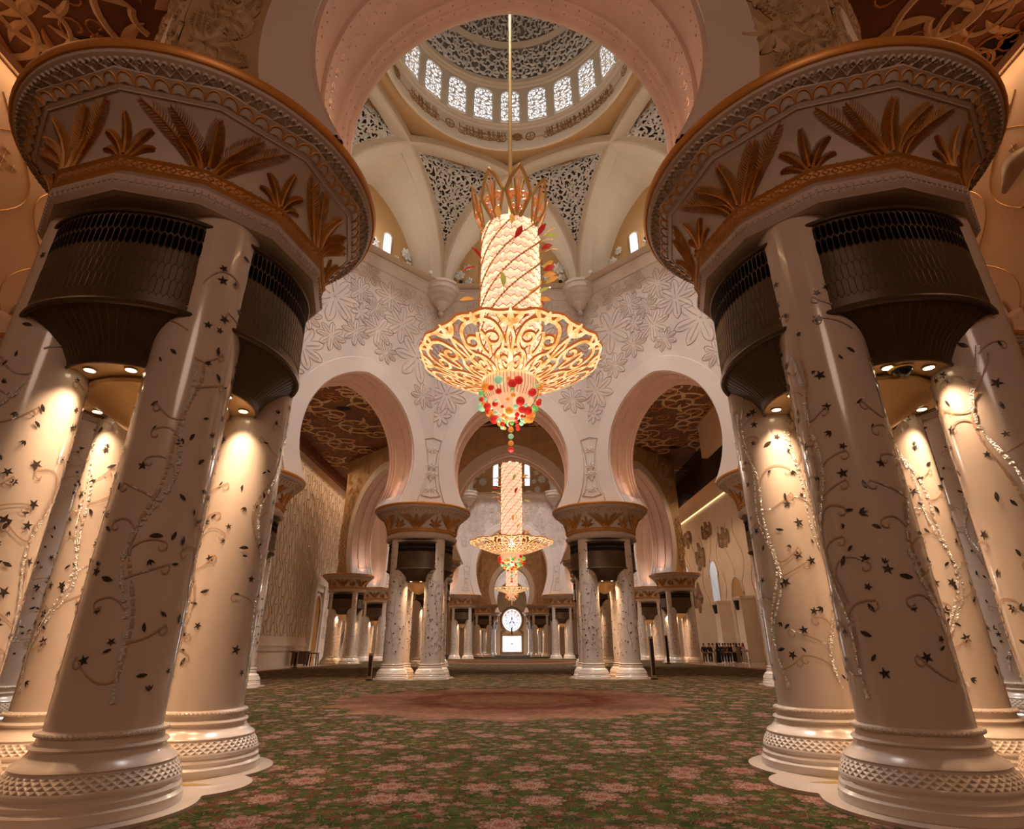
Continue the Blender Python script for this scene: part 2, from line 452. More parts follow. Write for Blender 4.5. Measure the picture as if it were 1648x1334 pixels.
def base_mesh():
    mb = MB()
    prof = [(.84, .046), (.84, .13), (.81, .16), (.815, .20), (.80, .225), (.785, .24), (.80, .265), (.80, .28), (.79, .30), (.765, .37), (.725, .42), (.715, .435), (.725, .45), (.71, .47),
            (.655, .50), (.61, .55), (.59, .59), (.605, .60), (.618, .615), (.605, .635), (.565, .645), (.558, .70), (.572, .71), (.585, .728), (.572, .745), (.545, .75), (.525, .76)]
    ms = [1 if 8 <= i <= 9 else 0 for i in range(len(prof)-1)]
    mb.lathe(prof, 56, 0, ms=ms)
    # rope beads on the top ring
    for k in range(72):
        a = TAU*k/72; mb.sphere((.578*cos(a), .578*sin(a), .728), .021, 0, 6, 4)
    return mb.mesh('column_base', ['base_marble', 'carved_band'])

def vent_S(phi, z):
    # plan curve bulging out over -Y between two columns
    zt = [(4.84, .70, .46), (4.95, .72, .50), (5.12, .82, .60), (5.28, 1.02, .74), (5.40, 1.20, .86), (5.48, 1.32, .93), (5.50, 1.36, .95)]
    if z >= 5.5: hw, dp = 1.36, .95-.02*(z-5.5)
    else:
        for (z0, w0, d0), (z1, w1, d1) in zip(zt, zt[1:]):
            if z <= z1 or z1 == 5.5:
                t = max(0, (z-z0)/(z1-z0)); hw = w0+(w1-w0)*t; dp = d0+(d1-d0)*t; break
    return hw, dp
def vent_pt(phi, z, h=0):
    hw, dp = vent_S(phi, z)
    return ((hw+h)*cos(phi), -.88-(dp+h)*sin(phi), z)
def vent_mesh():
    mb = MB(); n = 40
    p0, p1 = radians(4), radians(176)
    mb.grid(lambda a, t: vent_pt(p0+(p1-p0)*a, 5.5+1.40*t), n, 2, 0)
    # hexagonal mesh of thin raised lines, two rows of dark slots at the top
    L = 3.5
    S = lambda u, v, h: vent_pt(p0+(p1-p0)*u/L, v, h)
    nc = 50; cw = L/nc; rows = 6; rh = .235
    for j in range(rows):
        z0 = 6.74-rh*j
        for i in range(nc):
            x = (i+.5+(.5 if j % 2 else 0))*cw
            if x > L-.05: continue
            hx = [(x, z0+rh*.62), (x+cw*.48, z0+rh*.40), (x+cw*.48, z0-rh*.40), (x, z0-rh*.62), (x-cw*.48, z0-rh*.40), (x-cw*.48, z0+rh*.40)]
            if j in (0, 1) and 7 < i < nc-8:
                mb.poly([S(x+(a-x)*.84, z0+(b-z0)*.84, .004) for a, b in hx], 2)
            rib(mb, hx+[hx[0]], .0075, S, .001, .004, 1)
    # rims
    for z, r in ((6.91, .035), (5.49, .045)):
        mb.tube([vent_pt(p0+(p1-p0)*i/n, z, .01) for i in range(n+1)], r, 8, 0)
    mb.grid(lambda a, t: (lambda q: (q[0]*(1-t), -.88*t+q[1]*(1-t), q[2]))(vent_pt(p0+(p1-p0)*a, 6.92)), n, 1, 0)
    return mb.mesh('vent_grille', ['vent_bronze', 'vent_line', 'vent_slot'])
def hood_mesh():
    mb = MB(); n = 40; p0, p1 = radians(0), radians(180)
    zs = [4.86, 4.95, 5.04, 5.12, 5.20, 5.28, 5.34, 5.40, 5.44, 5.48, 5.5]
    mb.grid(lambda a, t: vent_pt(p0+(p1-p0)*a, zs[round(t*10)]), n, 10, 0)
    for i in range(1, 34):
        ph = p0+(p1-p0)*i/34
        S = lambda u, v, h, ph=ph: vent_pt(ph+u, v, h)
        rib(mb, [(0, z) for z in zs[1:-1]], .012, S, .001, .008, 1)
    mb.tube([vent_pt(p0+(p1-p0)*i/n, 4.87, .0) for i in range(n+1)], .022, 8, 0)
    # underside
    return mb.mesh('vent_hood', ['vent_bronze', 'vent_line'])
def soffit_mesh():
    mb = MB()
    # cross shaped ceiling between the columns made of four lobes plus a middle
    pts = []
    for q in range(4):
        for i in range(21):
            ph = pi*i/20
            x, y, z = vent_pt(pi-ph, 4.87)
            a = q*pi/2; pts.append((x*cos(a)-y*sin(a), x*sin(a)+y*cos(a), 4.885))
    b = len(mb.v); mb.v.append((0, 0, 4.885)); mb.v.extend(pts); n = len(pts)
    for i in range(n): mb.f.append((b, b+1+i, b+1+(i+1) % n)); mb.m.append(0)
    return mb.mesh('soffit', ['soffit_gold'])
def cone_mesh():
    mb = MB()
    mb.lathe([(.93, 4.88), (.95, 4.84), (.93, 4.80), (.86, 4.77), (.80, 4.74), (.60, 4.60), (.40, 4.46), (.20, 4.34), (.06, 4.28), (.001, 4.27)], 40, 0)
    return mb.mesh('soffit_cone', ['soffit_gold'])
def downlight_mesh():
    mb = MB()
    mb.lathe([(.085, .015), (.085, -.01), (.065, -.012)], 16, 1); mb.disc(.066, -.011, 16, 0)
    return mb.mesh('downlight', ['lamp_glow', 'soffit_gold'])
def core_mesh():
    mb = MB()   # hidden core above the soffit and between columns up to the collar
    mb.box(-.95, .95, -.95, .95, 4.9, 7.2, 0); mb.box(-1.40, 1.40, -1.0, 1.0, 6.93, 7.15, 0); mb.box(-1.0, 1.0, -1.40, 1.40, 6.93, 7.15, 0)
    for q in range(4):
        pass
    return mb.mesh('pier_core', ['cap_plaster'])

def oct_pt(u, R):
    # u in perimeter units of a twelve sided ring, vertices at integers, vertex 0 towards -Y
    k = int(math.floor(u)) % 12; t = u-math.floor(u)
    a = radians(-90+30*k); b = a+radians(30)
    return (R*((1-t)*cos(a)+t*cos(b)), R*((1-t)*sin(a)+t*sin(b)))
OCT = [(1.90, 7.09), (1.98, 7.10), (2.00, 7.13), (2.02, 7.15), (2.06, 7.22), (2.06, 7.31), (2.02, 7.35), (1.95, 7.36), (1.93, 7.43), (1.96, 7.46), (2.02, 7.50), (2.03, 7.60), (2.08, 7.63), (2.04, 7.66)]
PAN = [(2.01, 7.66), (2.02, 7.78), (2.06, 7.95), (2.13, 8.12), (2.24, 8.28), (2.39, 8.43)]
TOPO = [(2.39, 8.43), (2.42, 8.44), (2.45, 8.47), (2.58, 8.58), (2.60, 8.59), (2.60, 8.63)]
def panR(t):
    z = PAN[0][1]+t*(PAN[-1][1]-PAN[0][1])
    for (r0, z0), (r1, z1) in zip(PAN, PAN[1:]):
        if z <= z1+1e-6: return r0+(r1-r0)*(z-z0)/(z1-z0), z
    return PAN[-1][0]+(z-PAN[-1][1]), z
def capital_mesh():
    mb = MB(); a8 = radians(-90)
    mb.lathe(OCT, 12, 0, a0=a8, ms=[0]*9+[1, 1, 1, 0]); mb.lathe(PAN, 12, 0, a0=a8); mb.lathe(TOPO, 12, 0, a0=a8)
    # circular upper dish
    mb.lathe([(2.36, 8.61), (2.50, 8.62), (2.68, 8.70), (2.72, 8.73), (2.73, 8.78)], 72, 0)
    # relief guilloche on the underside of the dish
    for k in range(84):
        a = TAU*k/84
        def S(u, v, h, a=a):
            r = 2.615+v*.8; z = 8.672+v*.34-h
            return (r*cos(a+u/2.6), r*sin(a+u/2.6), z)
        for hnd in (-1, 1):
            rib(mb, spiral(hnd*.042, .05, .04, -pi/2, .8, hnd, 8, .6), .026, S, .0, .03, 2)
            rib(mb, [(hnd*.095, -.11), (hnd*.05, -.04), (0, .02), (-hnd*.05, .08)], .022, S, .0, .03, 2)
    for k in range(12):
        for i in range(9):
            u = k+(i+.5)/9
            def S(x, y, h, u=u):
                q = oct_pt(u+x, 2.028+h); return (q[0], q[1], 7.55+y)
            d = [(0, .044), (.045, 0), (0, -.044), (-.045, 0), (0, .044)]
            rib(mb, d, .015, S, .0, .02, 3)
        for i in range(12):
            u = k+(i+.5)/12
            def S(x, y, h, u=u):
                q = oct_pt(u+x, 2.055-abs(y)*.3+h); return (q[0], q[1], 7.24+y*.8)
            rib(mb, spiral(0, 0, .055, 0, .9, 1, 8, .3), .02, S, .0, .02, 2)
            rib(mb, [(.045, -.08), (.045, 0), (.045, .08)], .02, S, 0, .02, 2)
    # scalloped lotus border above the palms
    for k in range(12):
        n = 6
        for i in range(n):
            u = k+(i+.5)/n
            def S(x, y, h, u=u):
                q = oct_pt(u+x, 2.45+y*1.25+h*.6); return (q[0], q[1], 8.475+y*.95-h*.7)
            w = .5/n
            arc = [(-w*.92*cos(t), .008+.098*sin(t)**.8) for t in [pi*j/10 for j in range(11)]]
            rib(mb, arc, .02, S, .0, .02, 1)
            b = len(mb.v); mb.v.append(S(0, .03, .03)); mb.v.extend([S(x*.9, y*.9, .004) for x, y in arc])
            for j in range(10): mb.f.append((b, b+1+j, b+2+j)); mb.m.append(2)
        for i in range(8):
            q = oct_pt(k+(i+.5)/8, 2.06); mb.sphere((q[0], q[1], 7.655), .013, 1, 6, 4)
        pts = [oct_pt(k+i/4, 2.405) for i in range(5)]
        mb.tube([(x, y, 8.437) for x, y in pts], .015, 6, 2)
    mb.disc(1.91, 7.095, 12, 0, a0=a8)
    return mb.mesh('capital', ['cap_plaster', 'cap_gold', 'cap_light', 'cap_bright'])
def frieze_mesh():
    mb = MB()
    def frond(vk, p0, p1, p2, wl, wd):
        # x in metres along the facets either side of the vertex, y 0..1 up the panel
        def S(x, y, h):
            t = max(0., min(1., y)); R_, z = panR(t)
            side = 2*R_*sin(radians(15)); q = oct_pt(vk+x/side, R_+.004+h*1.1)
            return (q[0], q[1], z-h*.35)
        pts = bez(p0, p1, p2, 16)
        rib(mb, pts, lambda t: .05*(1-t*.75), S, .004, .035, 0)
        n = 26
        for i in range(1, n):
            s = i/n*(len(pts)-1); k = min(len(pts)-2, int(s)); f = s-k
            px = pts[k][0]*(1-f)+pts[k+1][0]*f; py = pts[k][1]*(1-f)+pts[k+1][1]*f
            dx, dy = pts[k+1][0]-pts[k][0], (pts[k+1][1]-pts[k][1])*.85; a = atan2(dy, dx)
            q = i/n; ll = wl*(sin(pi*(q*.86+.11))**.6)
            for sg in (-1, 1):
                b = a+sg*.95; c_ = a+sg*.55
                m_ = (px+ll*.55*cos(b), py+ll*.55*sin(b)*1.15); e_ = (m_[0]+ll*.5*cos(c_), m_[1]+ll*.5*sin(c_)*1.15)
                if e_[1] > .985 or e_[1] < .0: continue
                rib(mb, [(px, py), m_, e_], lambda t: wd*(1-.85*t), S, .004, .02, 0)
    for k in range(12):
        if k % 2 == 0:
            for p1, p2 in (((0, .4), (0, .90)),):
                frond(k, (0, .06), p1, p2, .18, .020)
            for s in (-1, 1):
                frond(k, (s*.07, 0), (s*.16, .55), (s*.62, .95), .17, .020)
                frond(k, (s*.17, 0), (s*.36, .60), (s*1.0, .97), .17, .020)
                frond(k, (s*.10, 0), (s*.16, .34), (s*.46, .52), .13, .018)
        else:
            frond(k, (0, .05), (0, .4), (0, .76), .11, .013)
            for s in (-1, 1):
                frond(k, (s*.03, 0), (s*.13, .42), (s*.33, .56), .10, .013)
                frond(k, (s*.08, 0), (s*.2, .26), (s*.36, .24), .08, .012)
    return mb.mesh('palm_frieze', ['cap_gold'])
def rim_mesh():
    mb = MB()
    mb.lathe([(2.70, 8.775), (2.76, 8.78), (2.79, 8.82), (2.79, 8.90), (2.75, 8.93), (2.5, 8.935), (.001, 8.935)], 72, 0)
    return mb.mesh('capital_rim', ['rim_gold'])
def plinth_mesh():
    mb = MB(); pts = []
    discs = [(sx*A, sy*A, 1.02) for sx in (-1, 1) for sy in (-1, 1)]+[(1.55, 0, .62), (-1.55, 0, .62), (0, 1.55, .62), (0, -1.55, .62), (0, 0, 1.4)]
    for i in range(240):
        a = TAU*i/240; dx, dy = cos(a), sin(a); best = 0
        for x, y, r in discs:
            b = dx*x+dy*y; c = x*x+y*y-r*r; D = b*b-c
            if D > 0: best = max(best, b+sqrt(D))
        pts.append((best*dx, best*dy))
    mb.poly([(x, y, .045) for x, y in pts], 0)
    n = len(pts)
    for i in range(n):
        (x0, y0), (x1, y1) = pts[i], pts[(i+1) % n]
        mb.quad((x0, y0, 0.013), (x1, y1, 0.013), (x1, y1, .045), (x0, y0, .045), 0)
    S = lambda x, y, h: (x, y, .047+h)
    for q in range(8):
        a = TAU*q/8; rib(mb, [(.12*cos(a)+t*cos(a), .12*sin(a)+t*sin(a)) for t in (0, .15, .3, .45, .6, .75)], taper(.2), S, 0, .001, 1)
    for q in range(4):
        a = q*pi/2
        for s in (-.3, 0, .3): rib(mb, bez((1.1*cos(a), 1.1*sin(a)), (1.4*cos(a+s*.5), 1.4*sin(a+s*.5)), (1.75*cos(a+s), 1.75*sin(a+s)), 6), taper(.13), S, 0, .001, 1)
    return mb.mesh('marble_plinth', ['marble_floor', 'gold_inlay'], smooth=False)

PM = dict(shafts=[shaft_mesh(s) for s in (3, 8, 15, 22)], base=base_mesh(), vent=vent_mesh(), hood=hood_mesh(), soffit=soffit_mesh(), cone=cone_mesh(),
          down=downlight_mesh(), core=core_mesh(), cap=capital_mesh(), frieze=frieze_mesh(), rim=rim_mesh(), plinth=plinth_mesh())
DL = [(x, y) for q in range(4) for x, y in [(lambda a, px, py: (px*cos(a)-py*sin(a), px*sin(a)+py*cos(a)))(q*pi/2, sx*.27, -1.12) for sx in (-1, 1)]]
def make_pier(loc, label, turn=0):
    t = empty('clustered_pier', loc); tag(t, label, 'pier', 'clustered marble piers of the hall')
    k = turn
    for sx, sy in ((-1, -1), (1, -1), (1, 1), (-1, 1)):
        c = link('column', PM['shafts'][k % 4], t, (sx*A, sy*A, 0), rz=(k*2.1) % TAU); k += 1
        link('column_base', PM['base'], c)
    for q in range(4):
        v = link('vent_grille', PM['vent'], t, rz=q*pi/2); link('vent_hood', PM['hood'], v)
    s = link('soffit', PM['soffit'], t); link('soffit_cone', PM['cone'], s)
    for x, y in DL: link('downlight', PM['down'], s, (x, y, 4.875))
    link('pier_core', PM['core'], t)
    c = link('capital', PM['cap'], t); link('palm_frieze', PM['frieze'], c); link('capital_rim', PM['rim'], c)
    link('marble_plinth', PM['plinth'], t)
    return t, c

PIERS = []
def oct_vertices(hs, cy):
    R = hs*2.41421/cos(radians(22.5))
    return [(R*cos(radians(22.5+45*k)), cy+R*sin(radians(22.5+45*k))) for k in range(8)]
# order k: 0 right-far-side, 1 far right, 2 far left, 3 left-far-side, 4 left-near-side, 5 near left, 6 near right, 7 right-near-side
LAB = {
 1: ['pier mostly hidden behind the nearest right pier, capital edge showing beside the right arch',
     'pier carrying the right foot of the central arch behind the first chandelier',
     'pier carrying the left foot of the central arch behind the first chandelier',
     'pier mostly hidden behind the nearest left pier, capital edge showing beside the left arch',
     'dark unlit pier glimpsed between the columns of the nearest left pier',
     'nearest left clustered marble pier with huge gold palm capital',
     'nearest right clustered marble pier, black camera dome under its vent',
     'dark unlit pier glimpsed between the columns of the nearest right pier'],
 2: ['pier of the middle bay second back on the right, left of the lit wall flowers',
     'small distant pier right of the second chandelier, at the back of the middle bay',
     'small distant pier left of the second chandelier, at the back of the middle bay',
     'pier of the middle bay peeping out just left of the central left pier',
     'small clustered pier before the patterned left wall, beside the gold arched door',
     'pier of the middle bay hidden directly behind the central left pier',
     'pier of the middle bay hidden directly behind the central right pier',
     'small clustered pier on the right in front of the waiting crowd'],
 3: ['rearmost bay pier far off to the right', 'farthest pier standing right of the bright end window', 'farthest pier standing left of the bright end window', 'rearmost bay pier far off to the left',
     'rear bay pier off to the left beyond the middle bay', 'distant rear bay pier left of the end window, nearer than the farthest one', 'distant rear bay pier right of the end window, nearer than the farthest one',
     'rear bay pier off to the right beyond the middle bay']}
for n_, (hs, cy) in {1: (HS1, CY1), 2: (HS2, CY2), 3: (HS1, CY3)}.items():
    for k, (x, y) in enumerate(oct_vertices(hs, cy)):
        if n_ == 3 and k in (0, 3, 4, 7): continue
        p_, c_ = make_pier((x, y, 0), LAB[n_][k], turn=k+n_); PIERS.append((n_, k, p_))
        if n_ == 1 and k == 5: c_.rotation_euler = (0, 0, radians(30))   # the palms alternate differently on this pier

# ------------------------------------------------------------------ octagon walls with horseshoe arches
def arch_contour(r, zc, rise, z0=8.9, n=16):
    # from left foot over the apex to the right foot: horseshoe below, slightly pointed above
    k = r/3.42; low = 4.2*k; half = []
    a0 = -math.asin(min(.99, (zc-z0)/low))
    for i in range(7):
        a = a0*(1-i/6.); half.append((r*cos(a), zc+low*sin(a)))
    for i in range(1, n+1):
        a = pi/2*i/n; x = r*cos(a); half.append((x, zc+(rise-.17*k)*sin(a)+.17*k*max(0, 1-x/(1.7*k))**1.3))
    half[-1] = (0., half[-1][1])
    return [(-x, z) for x, z in half]+[(x, z) for x, z in reversed(half[:-1])]
def offset(c, o):
    out = []
    n = len(c)
    for i, (x, z) in enumerate(c):
        x0, z0 = c[max(0, i-1)]; x1, z1 = c[min(n-1, i+1)]
        dx, dz = x1-x0, z1-z0; L = hypot(dx, dz)
        out.append((x+dz/L*o, z-dx/L*o))     # +o shrinks the opening
    out[0] = (out[0][0], c[0][1]); out[-1] = (out[-1][0], c[-1][1])
    return out
def face_mesh(name, hs, arch, zin, seed, relief=True, dots=False):
    ap = hs*2.41421; T = 1.2; mb = MB()
    r, zc, rise = arch; C = arch_contour(r, zc, rise)
    def fill(y, hw, ztop, cont, m):
        bp = []
        for x, z in cont:
            dx, dz = x, z-zc
            if abs(dx) < 1e-6: bp.append((0, ztop, 't')); continue
            t = hw/abs(dx); Z = zc+dz*t
            if Z > ztop: t = (ztop-zc)/dz; bp.append((dx*t, ztop, 't'))
            else: bp.append((hw*(1 if dx > 0 else -1), max(ZCAP, Z), 'l' if dx < 0 else 'r'))
        bp[0] = (-hw, ZCAP, 'l'); bp[-1] = (hw, ZCAP, 'r')
        for i in range(len(cont)-1):
            a, b = cont[i], cont[i+1]; p, q = bp[i], bp[i+1]
            P3 = lambda g: (g[0], y, g[1])
            if p[2] != q[2]:
                cn = (-hw if p[2] == 'l' else hw, ztop)
                mb.poly([P3(a), P3(b), P3(q), P3(cn), P3(p)], m)
            else: mb.poly([P3(a), P3(b), P3(q), P3(p)], m)
    hwi, hwo = (ap-T)*tan(pi/8), (ap+T)*tan(pi/8)
    fill(ap-T, hwi, zin, C, 0); fill(ap+T, hwo, ZC, C, 2)
    # soffit profile
    prof = [(-1.2, 0), (-1.17, .06), (-1.10, .06), (-1.07, .0), (-.92, .0), (-.90, -.05), (-.72, -.05), (-.70, -.14), (-.28, -.14), (-.26, -.06), (.26, -.06), (.28, -.14), (.70, -.14), (.72, -.05), (.90, -.05), (.92, 0), (1.07, 0), (1.10, .06), (1.17, .06), (1.2, 0)]
    K = len(prof); b = len(mb.v); offs = [offset(C, o) for _, o in prof]
    for i in range(len(C)):
        for j in range(K): mb.v.append((offs[j][i][0], ap+prof[j][0], offs[j][i][1]))
    for i in range(len(C)-1):
        for j in range(K-1): mb.f.append((b+i*K+j, b+(i+1)*K+j, b+(i+1)*K+j+1, b+i*K+j+1)); mb.m.append(3)
    # flat archivolt band on both faces
    for y, s in ((ap-T, -1), (ap+T, 1)):
        c0 = offset(C, .0); c1 = offset(C, -.86); c2 = offset(C, -.90)
        for i in range(len(C)-1):
            g = lambda c, i, h: (c[i][0], y+s*h, c[i][1])
            mb.quad(g(c0, i, .07), g(c0, i+1, .07), g(c1, i+1, .07), g(c1, i, .07), 1)
            mb.quad(g(c1, i, .07), g(c1, i+1, .07), g(c2, i+1, 0), g(c2, i, 0), 1)
            mb.quad(g(c0, i, .07), g(c0, i+1, .07), g(c0, i+1, 0), g(c0, i, 0), 1)
    # dentils / studs along the soffit edge
    if dots:
        for t, off in ((-.98, .0), (.98, .0), (-.81, -.05), (.81, -.05), (-.2, -.06), (.2, -.06)):
            cc = offset(C, off)
            # resample
            acc = 0; last = cc[0]
            for i in range(len(cc)-1):
                (x0, z0), (x1, z1) = cc[i], cc[i+1]; L = hypot(x1-x0, z1-z0); n = max(1, int(L/.21))
                for q in range(n):
                    f = q/n; mb.sphere((x0+(x1-x0)*f, ap+t, z0+(z1-z0)*f), .022, 5, 5, 4)
        # carved running scroll on the middle belt
        acc = 0.
        cc = offset(C, -.06); pts = []
        for i in range(len(cc)-1):
            (x0, z0), (x1, z1) = cc[i], cc[i+1]; L = hypot(x1-x0, z1-z0); n = max(1, int(L/.3))
            for q in range(n):
                f = (q+.5)/n; tx, tz = (x1-x0)/L, (z1-z0)/L
                S = lambda u, v, h, X=x0+(x1-x0)*f, Z=z0+(z1-z0)*f, tx=tx, tz=tz: (X+tx*u+tz*h, ap+v, Z+tz*u-tx*h)
                for ty in (0, -.49, .49):
                    hand = 1 if q % 2 else -1
                    if ty == 0: rib(mb, spiral(0, ty, .12, 0, 1.1, hand, 10), .035, S, 0, .02, 3)
    # dentil blocks on the face edge
    cc = offset(C, .0)
    for i in range(len(cc)-1):
        (x0, z0), (x1, z1) = cc[i], cc[i+1]; L = hypot(x1-x0, z1-z0); n = max(1, int(L/.16))
        for q in range(n):
            f = (q+.5)/n; X, Z = x0+(x1-x0)*f, z0+(z1-z0)*f
            for t in (-1.16, 1.16):
                mb.sphere((X, ap+t, Z), .045, 3, 6, 4)
    # fluted impost blocks at the feet of the arch
    for sgn in (-1, 1):
        for t0, t1, e in ((-1.0, -.72, .04), (-.66, .66, .0), (.72, 1.0, .04)):
            nf = max(2, int((t1-t0)/.07))
            for q in range(nf):
                ta = t0+(t1-t0)*q/nf; tb = t0+(t1-t0)*(q+.72)/nf
                x0 = C[-1][0]; x1 = C[-2][0]; zz0, zz1 = ZCAP, ZCAP+.55
                xx = lambda z: x0+(x1-x0)*max(0, (z-C[-1][1])/(C[-2][1]-C[-1][1]))-e
                mb.add([(sgn*xx(zz0), ap+ta, zz0), (sgn*xx(zz0), ap+tb, zz0), (sgn*xx(zz1), ap+tb, zz1), (sgn*xx(zz1), ap+ta, zz1),
                        (sgn*(xx(zz0)+.5), ap+ta, zz0), (sgn*(xx(zz0)+.5), ap+tb, zz0), (sgn*(xx(zz1)+.5), ap+tb, zz1), (sgn*(xx(zz1)+.5), ap+ta, zz1)],
                       [(0, 1, 2, 3), (0, 3, 7, 4), (1, 5, 6, 2), (3, 2, 6, 7)], 1)
    R = random.Random(seed)
    if relief:
        S = lambda u, v, h: (u, ap-T-h, v)
        cen = [offset(C, -1.05)[i] for i in range(0, len(C), 3)]
        pl = []
        ro = offset(C, -.9)
        def inarch(x, z):
            return z < 12.6 and abs(x) < hwi-.7 or any(hypot(x-cx, z-cz) < .30 for cx, cz in ro) or (abs(x) < r+.9 and z < zc+(rise+.9)*sqrt(max(0, 1-(x/(r+.9))**2)))
        tries = 0
        while tries < 2600:
            tries += 1
            q = R.choice((.8, 1.0, 1.2, 1.5)) if tries < 900 else R.choice((.6, .7))
            x, z = R.uniform(-hwi+q*.6, hwi-q*.6), R.uniform(12, zin-.6-q*.8)
            if inarch(x, z) or inarch(x, z-q*.8) or inarch(x*.9, z): continue
            if any(hypot(x-a, z-b3) < (q+c)*.80 for a, b3, c in pl): continue
            pl.append((x, z, q))
            n = R.choice((7, 8, 8))
            a0 = R.uniform(0, 6); rosette(mb, x, z, q, n, S, 0, h=.012+.008*q, a0=a0, wd=.60)
            # dark chiselled contour around each outer petal
            for k in range(n):
                a = a0+TAU*k/n; w = q*1.0
                p = bez((x+q*.32*cos(a-.42), z+q*.32*sin(a-.42)), (x+q*.95*cos(a-.36), z+q*.95*sin(a-.36)), (x+q*1.1*cos(a), z+q*1.1*sin(a)), 5)
                p2 = bez((x+q*1.1*cos(a), z+q*1.1*sin(a)), (x+q*.95*cos(a+.36), z+q*.95*sin(a+.36)), (x+q*.32*cos(a+.42), z+q*.32*sin(a+.42)), 5)
                rib(mb, p+p2[1:], .024+.012*q, S, .012, .03, 4)
                if q > .6: rib(mb, [(x+q*.2*cos(a), z+q*.2*sin(a)), (x+q*.6*cos(a), z+q*.6*sin(a)), (x+q*.9*cos(a), z+q*.9*sin(a))], .02, S, .04, .06, 4)
        # vase shaped panel lines on the fold of the pier
        for s in (-1, 1):
            e = hwi
            ln = [(s*(e-.02), 13.2), (s*(e-.55), 13.0), (s*(e-.30), 12.0), (s*(e-.22), 11.0), (s*(e-.42), 9.9), (s*(e-.62), 9.6), (s*(e-.02), 9.55)]
            rib(mb, ln, .06, S, .0, .04, 4)
            for z in (10.0, 10.9, 11.4, 12.4): rosette(mb, s*(e-.16), z, .22, 6, S, 0, .03)
            rib(mb, [(s*(e-.02), 11.6), (s*(e-.22), 11.3), (s*(e-.04), 11.0), (s*(e-.24), 10.75), (s*(e-.02), 10.5)], .035, S, 0, .03, 4)
    # carved leaves on the outer side
    S2 = lambda u, v, h: (u, ap+T+h, v)
    ro = offset(C, -.9)
    for i in range(320):
        q = R.uniform(.6, 1.1); a = R.uniform(0, TAU); L = q*1.25
        cx_, cz_ = R.uniform(-hwo+.3, hwo-.3), R.uniform(9.3, ZC-.4)
        if i < 120: cx_ = R.choice((-1, 1))*R.uniform(r+1.0, hwo-.15); cz_ = R.uniform(9.2, 15); L *= .8
        if abs(cx_) < r+1.25 and cz_ < zc+(rise+1.25)*sqrt(max(0, 1-(cx_/(r+1.25))**2)): continue
        if abs(cx_) > hwo-.7: a = pi/2+R.uniform(-.5, .5)
        x, z = cx_-L*.5*cos(a), cz_-L*.5*sin(a)
        if max(abs(x), abs(x+L*cos(a))) > hwo-.05: continue
        if any(abs(px) < r+.95 and pz < zc+(rise+.95)*sqrt(max(0, 1-(px/(r+.95))**2)) for px, pz in ((x, z), (x+L*cos(a), z+L*sin(a)))): continue
        out = bez((x, z), (x+L*.5*cos(a+.7), z+L*.5*sin(a+.7)), (x+L*cos(a), z+L*sin(a)), 8)
        ou2 = bez((x+L*cos(a), z+L*sin(a)), (x+L*.5*cos(a-.7), z+L*.5*sin(a-.7)), (x, z), 8)
        o_ = R.uniform(0, .03)
        rib(mb, out+ou2[1:], .06, S2, .01+o_*.6, .06+o_*.6, 6)
        rib(mb, [(x+L*t*cos(a), z+L*t*sin(a)) for t in (0, .2, .4, .6, .8, 1)], taper(L*.62, .9), S2, .0+o_*.6, .03+o_*.6, 2)
        for k in range(1, 9):
            t = k/9; px, pz = x+L*t*cos(a), z+L*t*sin(a); ll = L*.30*sin(pi*t)
            for sg in (-1, 1):
                bb = a+sg*.8; rib(mb, [(px, pz), (px+ll*.5*cos(bb), pz+ll*.5*sin(bb)), (px+ll*cos(bb), pz+ll*sin(bb))], .026, S2, .025+o_*.6, .055+o_*.6, 6)
        if R.random() < .25: rosette(mb, x, z, q*.5, 6, S2, 6, .10)
    return mb.mesh(name, ['wall_plaster', 'arch_plaster', 'outer_plaster', 'arch_soffit', 'relief_line', 'outer_plaster', 'outer_leaf'], ang=30)
ARCH1 = (3.42, 11.5, 4.4); ARCH2 = (5.55, 12.6, 6.7)
F1 = face_mesh('hall_face_small', HS1, ARCH1, 23.5, 5, dots=True)
F2 = face_mesh('hall_face_large', HS2, ARCH2, 24.4, 9)
NAMES = ['right', 'far_right', 'far', 'far_left', 'left', 'near_left', 'near', 'near_right']
for n_, me, cy in (('first', F1, CY1), ('middle', F2, CY2), ('rear', F1, CY3)):
    for k in range(8):
        if n_ == 'rear' and k not in (2, 6, 1, 3, 5, 7): continue
        o = link('wall_%s_bay_%s' % (n_, NAMES[k]), me, None, (0, cy, 0), rz=radians(45*k-90)); struct(o)

